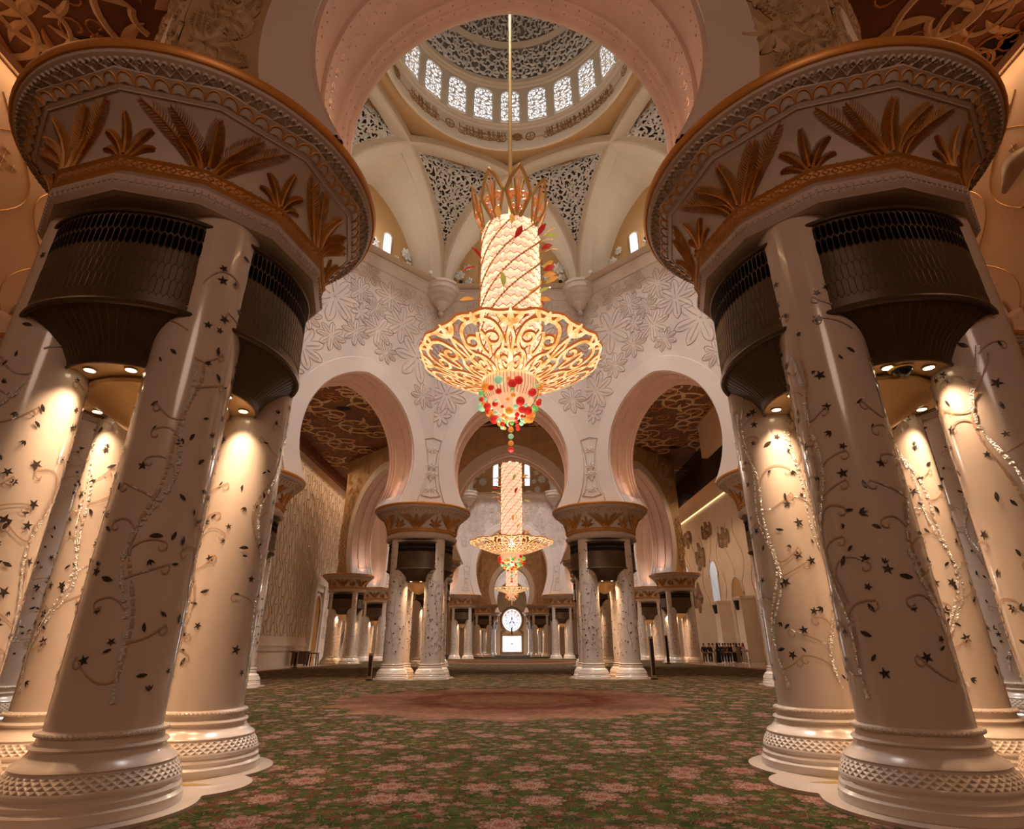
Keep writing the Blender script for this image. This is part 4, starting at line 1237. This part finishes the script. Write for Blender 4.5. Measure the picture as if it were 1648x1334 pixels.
# ------------------------------------------------------------------ chandeliers
def chandelier(name, label, cy, rp, zr, zi, ri, rc, zct, zcr, ztip, nsec, ztop, seed, nbead):
    t = empty(name, (0, cy, 0)); tag(t, label, 'chandelier', 'hanging crystal chandeliers')
    R = random.Random(seed)
    k = rp/3.7
    mb = MB(); mb.tube([(0, 0, zct-1), (0, 0, (zct+ztop)/2), (0, 0, ztop)], .10 if rp < 4 else .14, 12, 0); mb.obj('rod', ['rod_brass'], t)
    # crystal cylinder of overlapping shield plates
    mb = MB(); z0 = zr-.9; nr = int((zct-z0)/.42); nc = 26
    mb.lathe([(rc*.93, z0), (rc*.93, zct)], 40, 0); mb.disc(rc*.93, zct, 40, 0)
    for i in range(nr):
        z = z0+(zct-z0)*i/nr; dz = (zct-z0)/nr
        for j in range(nc):
            a = TAU*(j+(.5 if i % 2 else 0))/nc; w = TAU/nc*.5
            P = lambda da, r, zz: (r*cos(a+da), r*sin(a+da), zz)
            o = R.uniform(0, .035)
            mb.add([P(-w, rc*.945, z+dz), P(w, rc*.945, z+dz), P(w, rc*1.0+o, z+dz*.18), P(0, rc*1.01+o, z-dz*.12), P(-w, rc*1.0+o, z+dz*.18)], [(0, 1, 2, 3, 4)], 0)
            Sl = lambda u, v, h, a=a: ((rc*1.015+o+h)*cos(a+u/rc), (rc*1.015+o+h)*sin(a+u/rc), v)
            rib(mb, [(-w*rc, z+dz*.18), (0, z-dz*.12), (w*rc, z+dz*.18)], .034, Sl, 0, .006, 1)
    # spiralling gilt garlands
    for q in range(8):
        a0 = TAU*q/8; n = 60
        pts = []
        for i in range(n+1):
            z = z0+(zct-z0)*i/n; a = a0+(z-z0)/(rc*1.15); pts.append((rc*1.05*cos(a), rc*1.05*sin(a), z))
        mb.tube(pts, .028, 5, 1)
        for i in range(0, n, 1): mb.sphere(pts[i], .05, 2, 5, 4)
    mb.obj('crystal_column', ['crystal_panel', 'crystal_edge', 'chand_gold'], t, ang=20)
    # crown of openwork leaves
    cm = MB(); H = zcr-zct; W = 2*pi*rc/8*.56
    def Sc(u, v, h):
        f = v/H; r = rc*(.92+.62*f-.10*f*f)+h; return (r, u, zct-.15+v)
    ol = [(-.12, 0), (-W*.6, H*.22), (-W, H*.48), (-W*.62, H*.74), (0, H), (W*.62, H*.74), (W, H*.48), (W*.6, H*.22), (.12, 0)]
    sm = []
    for a, b in zip(ol, ol[1:]): sm += [(a[0]+(b[0]-a[0])*i/4, a[1]+(b[1]-a[1])*i/4) for i in range(4)]
    sm.append(ol[-1])
    rib(cm, sm, .17*k, Sc, 0, .05, 0)
    for s in (-1, 1):
        rib(cm, spiral(s*W*.42, H*.42, W*.40, -pi/2, 1.1, s, 14), .12*k, Sc, 0, .05, 1); rib(cm, bez((0, .05), (s*W*.1, H*.3), (s*W*.36, H*.72), 8), .11*k, Sc, 0, .05, 0)
        rib(cm, spiral(s*W*.28, H*.18, W*.24, pi/2, 1., -s, 10), .10*k, Sc, 0, .05, 1)
    rib(cm, [(0, 0), (0, H*.4), (0, H*.92)], taper(.16*k), Sc, 0, .05, 1)
    cme = cm.mesh('crown_leaf', ['chand_gold', 'pan_edge'])
    for q in range(8): link('crown_leaf', cme, t, rz=TAU*(q+.3)/8)
    # openwork dish
    pm = MB()
    def Sp(u, v, h, ):
        f = max(-.02, min(1.06, v)); r = ri+(rp-ri)*f; z = zi+(zr-zi)*(f**1.35)
        a = u; return ((r)*cos(a), (r)*sin(a), z-h)
    ha = pi/nsec
    for q in range(nsec):
        a0 = -pi/2+TAU*q/nsec
        # a unit is one half sector wide; widths are scaled so ribbons stay even
        def Sx(x, y, h, a0=a0):
            f = max(.0, min(1.06, y/2.55)); rr = (ri+(rp-ri)*f)/k
            return Sp(a0+x*ha*(1.35/1.0)/1.35, f, h*k)
        w = .31
        E = dict(S=Sx, h0=0, h1=.07, m=0, edge=1)
        for s in (-1, 1):
            rib(pm, [(s*.16, 0), (s*.10, .5), (s*.05, 1.0), (s*.12, 1.55), (s*.02, 1.9)], w*.55, **E)
            rib(pm, [(s*.36+.22*cos(g), .42+.34*sin(g)) for g in [TAU*i/16 for i in range(17)]], w*.5, **E)
            rib(pm, [(s*.20, .38), (s*.30, .36), (s*.40, .44)], w*.5, **E)
            rib(pm, bez((s*.98, .1), (s*.80, .9), (s*.42, 1.05), 10)+bez((s*.42, 1.05), (s*.16, 1.3), (s*.36, 1.75), 8)[1:], w*.6, **E)
            rib(pm, spiral(s*.62, 1.55, .30, 0 if s < 0 else pi, 1.0, s, 14, .6), w*.6, **E)
            rib(pm, bez((s*.36, 1.75), (s*.5, 2.3), (s*.98, 2.25), 10), w*.6, **E)
            rib(pm, bez((s*.96, .9), (s*.72, 1.3), (s*.95, 1.85), 8), w*.55, **E)
            rib(pm, bez((s*.02, 2.0), (s*.22, 2.15), (s*.34, 2.45), 6), taper(.28, .5), **E)
            rib(pm, bez((s*.80, 2.2), (s*.72, 2.45), (s*.60, 2.55), 6), taper(.2, .5), **E)
            rib(pm, bez((s*.5, 1.0), (s*.66, .75), (s*.62, .45), 6), taper(.2, .5), **E)
        rib(pm, [(0, 1.85), (0, 2.2), (0, 2.55)], taper(.36, .5), **E)
        rib(pm, [(-.3, 1.08), (0, 1.0), (.3, 1.08)], w*.6, **E); rib(pm, [(0, .2), (0, .55), (0, .95)], taper(.4, .5), **E)
        rib(pm, [(1., 2.1), (1., 2.3), (1., 2.55)], taper(.36, .5), **E)
        for s in (-1, 1): rib(pm, bez((0, 2.42), (s*.3, 2.36), (s*.5, 2.46), 8)+bez((s*.5, 2.46), (s*.7, 2.56), (s*1., 2.42), 8)[1:], w*.5, **E)
    pm.tube([(ri*1.02*cos(TAU*i/40), ri*1.02*sin(TAU*i/40), zi) for i in range(40)], .06*k, 6, 0, closed=True)
    pm.obj('scroll_dish', ['pan_core', 'pan_edge'], t, ang=60)
    # bead pendant
    zb = zi; zl = ztip+1.25*k
    cmb = MB()
    cmb.lathe([(ri*.98, zb+.1), (ri*.96, zb-.5*k), (ri*.80, zb-(zb-zl)*.5), (ri*.45, zl+.25*k), (.12, zl)], 36, 0); cmb.disc(ri*.98, zb+.1, 36, 0)
    for i in range(48):
        a = TAU*i/48; cmb.tube([(ri*.99*cos(a), ri*.99*sin(a), zb+.1), (ri*.98*cos(a), ri*.98*sin(a), zb-.5*k), (ri*.82*cos(a), ri*.82*sin(a), zb-(zb-zl)*.5)], .012, 4, 1)
    cmb.tube([(0, 0, zl), (0, 0, ztip)], .015, 5, 1)
    pend = cmb.obj('pendant', ['pendant_core', 'chand_gold'], t)
    bm_ = {}
    for c in ('red', 'green', 'orange', 'mint'):
        b = MB(); b.sphere((0, 0, 0), 1, 0, 14, 8); bm_[c] = b.mesh('bead', ['bead_'+c])
    def bead(x, y, z, r, c):
        o = link('bead', bm_[c], pend, (x, y, z)); o.scale = (r, r, r)
    cs = ('red', 'green', 'orange', 'mint', 'red', 'orange')
    for i in range(nbead):
        f = (i/nbead)**.9; z = zb-.35*k-(zb-zl-.2*k)*f*1.05+R.uniform(-.1, .1)*k
        r = ri*(1.06-.06*f-.68*max(0, f-.35)**1.1/.62)
        a = i*2.39996+R.uniform(-.2, .2)
        bead(r*cos(a), r*sin(a), z, k*R.choice((.07, .085, .10, .12, .15, .18) if f < .8 else (.07, .085, .10)), R.choice(cs))
    for z, c in ((zl-.1*k, 'red'), (zl-.35*k, 'orange'), (zl-.62*k, 'mint'), (zl-.9*k, 'orange'), (zl-1.15*k, 'red')): bead(0, 0, z, .11*k, c)
    # coloured glass leaves on thin stalks
    def leaf(c):
        b = MB()
        b.tube([(0, 0, 0), (.2, 0, .03), (.3, 0, .05)], .012, 4, 1)
        b.grid(lambda s, u: (.28+.62*s, .13*sin(pi*(s*.95+.03))*(u-.5)*2, .05+.10*s-.06*abs(u-.5)+.08*sin(pi*s)), 8, 4, 0)
        return b.mesh('glass_leaf', ['leaf_'+c, 'chand_gold'])
    lm = {c: leaf(c) for c in ('red', 'green', 'amber')}
    for i in range(34):
        z = zr+.6+(zct-zr-.4)*((i*.618) % 1); a = R.uniform(0, TAU)
        o = link('glass_leaf', lm[R.choice(('red', 'green', 'amber', 'amber'))], t, (rc*cos(a), rc*sin(a), z)); o.rotation_euler = (R.uniform(-.6, .6), R.uniform(-.7, .5), a+R.uniform(-.5, .5)); o.scale = (k, k, k)
    return t
chandelier('crystal_chandelier', 'nearest and largest-looking crystal chandelier, glowing column above an open scrollwork dish', CY1, 3.72, 12.5, 11.35, 1.12, 1.27, 18.9, 21.3, 8.4, 8, 43.5, 5, 94)
chandelier('crystal_chandelier', 'second chandelier, long slender column hanging beyond the central arch', CY2, 5.35, 13.9, 12.5, 1.45, 1.36, 24.2, 26.6, 8.9, 12, 60, 6, 70)
chandelier('crystal_chandelier', 'farthest and smallest chandelier, low over the end window', CY3, 3.8, 13.2, 12.2, 1.25, 1.27, 19.6, 21.8, 9.5, 8, 33, 7, 50)

# ------------------------------------------------------------------ small things
def post(x, y, h, w, label, m='post_wood'):
    t = empty('loudspeaker_post', (x, y, .02)); tag(t, label, 'loudspeaker', 'slim floor standing posts')
    b = MB(); b.box(-w, w, -w*.8, w*.8, .06, h, 0); b.box(-w*.8, w*.8, -w*.85, -w*.8, .2, h-.1, 1); b.obj('cabinet', [m, 'dark_iron'], t, smooth=False)
    b = MB(); b.box(-w*1.5, w*1.5, -w*1.4, w*1.4, 0, .06, 0); b.obj('foot', ['dark_iron'], t, smooth=False)
    return t
post(-7.15, 31.0, 1.25, .10, 'slim dark post standing at the left foot of the central left pier')
post(7.15, 31.0, 2.0, .10, 'tall dark post standing at the right foot of the central right pier')
post(-17.9, 50.6, 1.3, .13, 'short dark post before the small left pier by the patterned wall')
post(15.4, 60.2, 2.6, .13, 'reddish brown post beside the small pier near the crowd')
# low wooden book stand with legs by the left door
t = empty('book_stand', (-20.9, 60.2, 0)); tag(t, 'low dark wooden book stand beside the gold arched door', 'stand')
b = MB(); b.box(-.7, .7, -.5, .5, .12, 1.15, 0); b.obj('cabinet', ['dark_wood'], t, smooth=False)
b = MB(); b.box(-.8, .8, -.6, .6, 1.15, 1.27, 0); b.obj('top', ['dark_wood'], t, smooth=False)
for sx in (-.6, .6):
    for sy in (-.4, .4):
        b = MB(); b.box(sx-.06, sx+.06, sy-.06, sy+.06, 0, .12, 0); b.obj('leg', ['dark_wood'], t, smooth=False)
t = empty('stool', (-19.6, 60.2, 0)); tag(t, 'dark stool with open legs next to the low wooden book stand', 'stool')
b = MB(); b.box(-.45, .45, -.4, .4, 1.02, 1.12, 0); b.obj('seat', ['dark_wood'], t, smooth=False)
for sx in (-.38, .38):
    for sy in (-.33, .33):
        b = MB(); b.tube([(sx*1.1, sy*1.1, 0), (sx*.9, sy*.9, 1.02)], .05, 6, 0); b.obj('leg', ['dark_iron'], t)
# iron stair with railing of the pulpit behind the left pier
t = empty('pulpit_stair', (-20.2, 72.5, 0)); tag(t, 'dark wrought iron stair railing rising behind the small left pier', 'staircase')
b = MB()
for i in range(8): b.box(-.9, .9, i*.42, 3.4, i*.3, (i+1)*.3, 0)
b.obj('steps', ['base_marble'], t, smooth=False)
for sx in (-.9, .9):
    b = MB(); b.tube([(sx, -.2, 1.3), (sx, 1.6, 2.6), (sx, 3.4, 3.9)], .06, 6, 0)
    b.tube([(sx, -.2, 0), (sx, -.2, 4.2)], .07, 6, 0)
    for i in range(9): b.tube([(sx, i*.4, i*.3), (sx, i*.4, 1.4+i*.29)], .025, 5, 0)
    for i in range(8): rib(b, spiral(.2+i*.4, .9+i*.29, .17, 0, 1.2, 1, 12), .05, lambda u, v, h, sx=sx: (sx+h, u, v), 0, .02, 0)
    b.obj('railing', ['dark_iron'], t)
b = MB(); b.sphere((0, 0, .16), .16, 0); b.lathe([(.001, .55), (.05, .4), (.1, .3)], 10, 0); b.obj('finial', ['dark_iron'], t, loc=(-.9, -.2, 4.1))

# camera dome under the right pier, floodlights on the cornice, vase sconces
x0, y0 = oct_vertices(HS1, CY1)[6]
t = empty('security_camera', (x0-.10, y0-1.13, 4.862)); tag(t, 'black security camera dome under the vent of the nearest right pier', 'camera')
b = MB(); b.lathe([(.15, .0), (.155, -.02), (.13, -.035)], 24, 0); b.obj('mount', ['soffit_gold'], t)
b = MB(); b.lathe([(.12, -.02), (.118, -.05), (.10, -.09), (.06, -.125), (.001, -.14)], 24, 0); b.obj('camera_dome', ['black_plastic'], t)
def flood(x, y, z, rz, label):
    t = empty('floodlight', (x, y, z), rz); tag(t, label, 'light', 'floodlights on the first bay cornice')
    b = MB(); b.box(-.03, .03, -.03, .03, 0, .12, 0); b.obj('bracket', ['black_plastic'], t, smooth=False)
    b = MB(); b.tube([(0, -.20, .20), (0, .16, .22)], lambda q: .13-.04*q, 12, 0); b.obj('lamp_housing', ['white_plastic' if 'pale' in label else 'black_plastic'], t)
for sx, sd in ((-1, 'left'), (1, 'right')):
    flood(sx*5.25, 29.9, 23.68, -sx*.6, 'pale floodlight on the cornice beside the %s corbel, diagonal side' % sd)
    flood(sx*3.3, 31.0, 23.68, 0, 'black floodlight on the cornice between the %s corbel and the chandelier' % sd)
for i, (y, lab) in enumerate(((67.4, 'dark vase shaped sconce on the blade wall nearest the right niche'), (74.8, 'dark vase shaped sconce on the blade wall left of the niche'))):
    t = empty('wall_sconce', (25.75, y, 5.4)); tag(t, lab, 'light', 'vase sconces')
    b = MB(); b.lathe([(.12, 0), (.18, .1), (.30, .8), (.36, 1.0), (.34, 1.02), (.25, .85)], 16, 0); b.obj('shade', ['dark_iron'], t)
    b = MB(); b.box(0, .2, -.08, .08, .3, .6, 0); b.obj('bracket', ['dark_iron'], t, smooth=False)

# ------------------------------------------------------------------ people
def skin_mesh(name, V, E, rad, mats, sub=2):
    me = bpy.data.meshes.new(name); me.from_pydata(V, E, []); o = bpy.data.objects.new('tmp', me); COL.objects.link(o)
    md = o.modifiers.new('s', 'SKIN'); md.use_smooth_shade = True
    for i, r in enumerate(rad):
        sv = me.skin_vertices[0].data[i]; sv.radius = (r, r) if not isinstance(r, tuple) else r
        sv.use_root = (i == 0)
    if sub: o.modifiers.new('b', 'SUBSURF').levels = sub
    dg = bpy.context.evaluated_depsgraph_get(); ev = o.evaluated_get(dg)
    out = bpy.data.meshes.new_from_object(ev); bpy.data.objects.remove(o); out.name = name
    out.materials.clear()
    for m in mats: out.materials.append(MATS[m])
    out.polygons.foreach_set('use_smooth', [True]*len(out.polygons)); out.polygons.foreach_set('material_index', [0]*len(out.polygons))
    return out
def person_meshes(pose):
    R = random.Random(pose)
    ax = (.26, .28, .22, .30)[pose]; hy = (-.05, -.22, -.28, .02)[pose]; hz = (.82, 1.02, 1.15, .80)[pose]; st = (.10, .12, .09, .16)[pose]
    V = [(0, 0, .94), (0, 0, 1.12), (0, -.01, 1.32), (0, 0, 1.44), (0, -.01, 1.52), (0, -.02, 1.60), (0, -.015, 1.70)]
    rad = [(.15, .11), (.14, .10), (.17, .11), (.11, .08), .055, .085, .075]
    E = [(i, i+1) for i in range(6)]
    for s in (-1, 1):
        n = len(V); f = st*(1 if s > 0 else -.4) if pose in (0, 3) else 0
        V += [(s*.10, 0, .88), (s*.11, -f*.5, .50), (s*.12, f*.2, .09), (s*.13, f*.2-.16, .04)]; rad += [.095, .065, .045, .04]; E += [(0, n), (n, n+1), (n+1, n+2), (n+2, n+3)]
        n = len(V); V += [(s*.19, 0, 1.40), (s*ax, .04, 1.13), (s*(ax-.04), hy, hz+.08), (s*(ax-.05), hy*1.1, hz)]; rad += [.06, .045, .035, .03]; E += [(3, n), (n, n+1), (n+1, n+2), (n+2, n+3)]
        for q in range(5):
            m = len(V); b = n+3; dx = (q-1.5)*.018
            if q == 4: V.append((s*(ax-.085), hy*1.1-.03, hz-.02))
            else: V.append((s*(ax-.05)+dx*.4, hy*1.1+dx, hz-.085-.01*(q in (1, 2))))
            rad.append(.009); E.append((b, m))
    body = skin_mesh('body', V, E, rad, ['skin'], 1)
    # face: nose and ears are part of the body mesh in the skin; hair sits on top
    h = MB(); h.sphere((0, .012, 1.70), .098, 0, 14, 8, 1.02); hair = h.mesh('hair', ['hair'])
    # clothes as slightly larger skins
    def shirt(m):
        Vs = [V[0], V[1], V[2], V[3]]; rs = [(.18, .14), (.17, .13), (.20, .14), (.135, .10)]; Es = [(0, 1), (1, 2), (2, 3)]
        for s in (-1, 1):
            n = len(Vs); Vs += [(s*.19, 0, 1.40), (s*ax, .04, 1.13), (s*(ax-.035), hy*.9, hz+.11)]; rs += [.08, .066, .055]; Es += [(3, n), (n, n+1), (n+1, n+2)]
        return skin_mesh('jacket', Vs, Es, rs, [m], 1)
    def trousers(m):
        Vs = [(0, 0, .98)]; rs = [(.165, .125)]; Es = []
        for s in (-1, 1):
            n = len(Vs); f = st*(1 if s > 0 else -.4) if pose in (0, 3) else 0
            Vs += [(s*.10, 0, .86), (s*.11, -f*.5, .50), (s*.12, f*.2, .08)]; rs += [.115, .085, .07]; Es += [(0, n), (n, n+1), (n+1, n+2)]
        return skin_mesh('trousers', Vs, Es, rs, [m], 1)
    def robe(m):
        b = MB(); prof = [(.30, .03), (.29, .3), (.25, .7), (.20, 1.05), (.22, 1.28), (.20, 1.40), (.10, 1.47), (.06, 1.50)]
        b.lathe(prof, 20, 0)
        b.v = [(x*1.0, y*.72, z) for x, y, z in b.v]
        for s in (-1, 1): b.tube([(s*.16, 0, 1.40), (s*ax, .04, 1.13), (s*(ax-.035), hy*.9, hz+.1)], lambda q: .075+.03*q, 8, 0)
        return b.mesh('robe', [m])
    def scarf(m):
        b = MB(); b.lathe([(.17, 1.40), (.13, 1.48), (.105, 1.56), (.118, 1.65), (.10, 1.75), (.05, 1.80), (.001, 1.81)], 16, 0); b.v = [(x, y*1.05+.02, z) for x, y, z in b.v]
        return b.mesh('headscarf', [m])
    return dict(body=body, hair=hair, shirt=shirt, trousers=trousers, robe=robe, scarf=scarf)
PP = [person_meshes(p) for p in range(4)]
def person(x, y, rz, pose, top, bottom, label, robe=False, scarf=None, s=1.):
    t = empty('person', (x, y, .01), rz); t.scale = (s, s, s); tag(t, label, 'person', 'visitors waiting by the right wall')
    P = PP[pose]; b = link('body', P['body'], t)
    link('headscarf', P['scarf']('cloth_'+scarf), t) if scarf else link('hair', P['hair'], t)
    if robe: link('robe', P['robe']('cloth_'+top), t)
    else: link('jacket', P['shirt']('cloth_'+top), t); link('trousers', P['trousers']('cloth_'+bottom), t)
PEOPLE = []
plist = [(1134, 1061, .2, 0, 'navy', 'brown', 'person in navy jacket at the left end of the crowd, beside the small right pier', {}),
 (1143, 1064, .3, 3, 'black', 'black', 'person all in black standing forward at the front left of the crowd', {}),
 (1149, 1060, 1.2, 1, 'white', 'white', 'person in a pale long robe just right of the front person in black', dict(robe=True)),
 (1156, 1059, .5, 2, 'black', 'black', 'person in a black robe and black headscarf next to the pale robe', dict(robe=True, scarf='black')),
 (1160, 1058, 2.4, 0, 'teal', 'denim', 'person in dark teal top, jeans, left of the crowd middle', {}),
 (1165, 1059, .1, 1, 'black', 'grey', 'person in black top and grey trousers at the crowd middle', {}),
 (1169, 1058, -.6, 2, 'brown', 'black', 'person in brown jacket in the middle of the crowd', {}),
 (1174, 1059, .4, 0, 'navy', 'denim', 'person in navy top and jeans right of the crowd middle', {}),
 (1178, 1058, 2.9, 3, 'black', 'teal', 'tall person in black seen from behind, right half of the crowd', {}),
 (1183, 1059, .8, 1, 'white', 'black', 'person in white shirt and black trousers, right half of the crowd', {}),
 (1187, 1060, -.4, 2, 'tan', 'tan', 'person in a tan robe with brown headscarf near the right end', dict(robe=True, scarf='brown')),
 (1192, 1059, .4, 0, 'brown', 'grey', 'person in brown top between the tan robe and the red scarf', {}),
 (1198, 1061, .6, 1, 'white', 'white', 'person in white robe and red headscarf at the right end of the crowd', dict(robe=True, scarf='red')),
 (1104, 1062, 1.5, 0, 'grey', 'brown', 'person half hidden between the small right pier columns', {})]
# positions on the floor: a loose group in front of the right wall around 73 m down the hall
for i, (px, py, rz, pose, a, b_, lab, kw) in enumerate(plist):
    Y = 62.0+(i % 3)*.9+(0 if i != 1 else -1.6)
    X = .0214+(px-824)/900.2*(Y*.9229+(-.7)*.385)
    if i == 13: Y = 75.; X = 21.9
    person(X, Y, rz, pose, a, b_, lab, s=1.06, **kw)
# crowd barrier
t = empty('crowd_barrier', (23.4, 66.0, 0)); tag(t, 'low metal crowd barrier running behind the visitors', 'barrier')
b = MB(); b.tube([(-2.4, 0, 1.05), (0, 0, 1.05), (2.4, 0, 1.05)], .025, 6, 0); b.tube([(-2.4, 0, .2), (0, 0, .2), (2.4, 0, .2)], .02, 6, 0)
for i in range(20): b.tube([(-2.4+i*.25, 0, .2), (-2.4+i*.25, 0, 1.05)], .01, 4, 0)
b.obj('rails', ['cloth_grey'], t)
for sx in (-2.3, 0, 2.3):
    b = MB(); b.tube([(sx, -.3, 0), (sx, 0, .25), (sx, .3, 0)], .025, 6, 0); b.obj('foot', ['cloth_grey'], t)

# ------------------------------------------------------------------ lights
def lamp(kind, name, loc, energy, col, rot=(0, 0, 0), **k):
    d = bpy.data.lights.new(name, kind); d.energy = energy; d.color = col
    for a, v in k.items(): setattr(d, a, v)
    o = bpy.data.objects.new(name, d); COL.objects.link(o); o.location = loc; o.rotation_euler = rot
    return o, d
WARM = (1, .64, .38)
_, dspot = lamp('SPOT', 'downlight_beam', (0, 0, -50), 1, WARM, spot_size=radians(110), spot_blend=1., shadow_soft_size=.05)
bpy.data.objects.remove(_)
dspot.energy = 185
d2 = dspot.copy(); d2.energy = 340
for n_, k, t in PIERS:
    near = n_ == 1
    use = [(x*.70 if abs(abs(x)-.27) < .01 else x, y*.70 if abs(abs(y)-.27) < .01 else y) for x, y in DL] if near else DL[::2]
    if n_ == 1 and k in (4, 7): continue      # unlit piers
    for x, y in use:
        o = bpy.data.objects.new('downlight_beam', dspot if near else d2); COL.objects.link(o)
        o.location = (t.location.x+x, t.location.y+y, 4.83)
# uplights on the capitals wash the arches
_, dup_ = lamp('SPOT', 'arch_uplight', (0, 0, -50), 170, (1, .54, .34), spot_size=radians(120), spot_blend=.8, shadow_soft_size=.15)
bpy.data.objects.remove(_)
for n_, hs, cy in ((1, HS1, CY1), (2, HS2, CY2)):
    ap = hs*2.41421
    for k in range(8):
        a = radians(45*k)
        for s in (-1, 1):
            u = s*(2.50 if n_ == 1 else 4.45)
            o = bpy.data.objects.new('arch_uplight', dup_); COL.objects.link(o)
            o.location = (ap*cos(a)-u*sin(a), cy+ap*sin(a)+u*cos(a), 9.0); o.rotation_euler = (0, pi, 0)
def area(name, loc, e, col, sx, sy, rot):
    o, d = lamp('AREA', name, loc, e, col, rot, shape='RECTANGLE', size=sx, size_y=sy); return o
DAY = (1, .95, .91)
o, d = lamp('AREA', 'dome_daylight', (0, CY1, 41.5), 2400, DAY, shape='DISK', size=4, spread=radians(66))
lamp('POINT', 'chandelier_glow', (0, CY1, 7.6), 300, (1, .78, .62), shadow_soft_size=.03)
lamp('POINT', 'chandelier_glow', (0, CY1, 19.75), 1700, (1, .86, .68), shadow_soft_size=.25)
for k in range(8):
    a = radians(22.5+45*k+22.5)
    lamp('POINT', 'lunette_daylight', (12.6*cos(a), CY1+12.6*sin(a), 27.6), 130, (1, .95, .88), shadow_soft_size=.05)
lamp('POINT', 'chandelier_glow', (0, CY2, 8), 900, (1, .78, .62), shadow_soft_size=.03)
lamp('POINT', 'chandelier_glow', (0, CY2, 25), 1800, (1, .86, .68), shadow_soft_size=.25)
o, d = lamp('AREA', 'dome_daylight', (0, CY2, 50), 6500, DAY, shape='DISK', size=12, spread=radians(90))
o, d = lamp('AREA', 'dome_daylight', (0, CY3, 32), 4200, DAY, shape='DISK', size=9)
# wall washers along the tops of the side walls
for s in (-1, 1):
    area('wall_washer', (s*18.0, 16, 21.7), 620, (1, .60, .32), .3, 34, (0, radians(12)*s, 0))
area('wall_washer', (-20.6, 66, 20.4), 620, (1, .66, .38), .3, 34, (0, radians(-10), 0))
area('wall_washer', (22.6, 68, 16.7), 700, (1, .66, .38), .2, 30, (0, radians(8), 0))
area('window_daylight', (0, 141, 5), 600, (.85, .93, 1), 5, 9, (radians(-90), 0, 0))
for x in (-16, 16):
    lamp('POINT', 'aisle_lamp', (x, 40, 15), 450, WARM, shadow_soft_size=1.)
    lamp('POINT', 'aisle_lamp', (x*1.2, 92, 14), 900, WARM, shadow_soft_size=1.)
lamp('POINT', 'hall_fill', (0, 43, 15), 250, WARM, shadow_soft_size=1.)  # fill lights on the hall axis, without any fixture
lamp('POINT', 'hall_fill', (0, 100, 15), 600, WARM, shadow_soft_size=1.)
lamp('POINT', 'hall_fill', (0, -7, 11), 900, (1, .70, .54), shadow_soft_size=2.)  # added fill from behind the camera to lift the near piers, no real lamp
w = bpy.data.worlds.new('World'); SC.world = w; w.use_nodes = True
w.node_tree.nodes['Background'].inputs[0].default_value = (1, .7, .5, 1); w.node_tree.nodes['Background'].inputs[1].default_value = .03

# ------------------------------------------------------------------ camera
cd = bpy.data.cameras.new('Camera'); cam = bpy.data.objects.new('Camera', cd); COL.objects.link(cam); SC.camera = cam
cd.sensor_width = 36; cd.lens = 900.2/1648*36; cd.clip_end = 500; cd.clip_start = .05
cam.location = (.0214, 0, 1.5)
pit, roll, yaw = .3953, .0035, .0012
M_ = Matrix.Rotation(-yaw, 3, 'Z') @ Matrix.Rotation(pi/2+pit, 3, 'X') @ Matrix.Rotation(-roll, 3, 'Z')
cam.rotation_euler = M_.to_euler()
SC.view_settings.view_transform = 'Standard'
SC.view_settings.look = 'None'
SC.view_settings.exposure = 0.
SC.cycles.max_bounces = 5; SC.cycles.diffuse_bounces = 3; SC.cycles.glossy_bounces = 2; SC.cycles.transmission_bounces = 1
SC.cycles.caustics_reflective = False; SC.cycles.caustics_refractive = False; SC.cycles.sample_clamp_indirect = 4
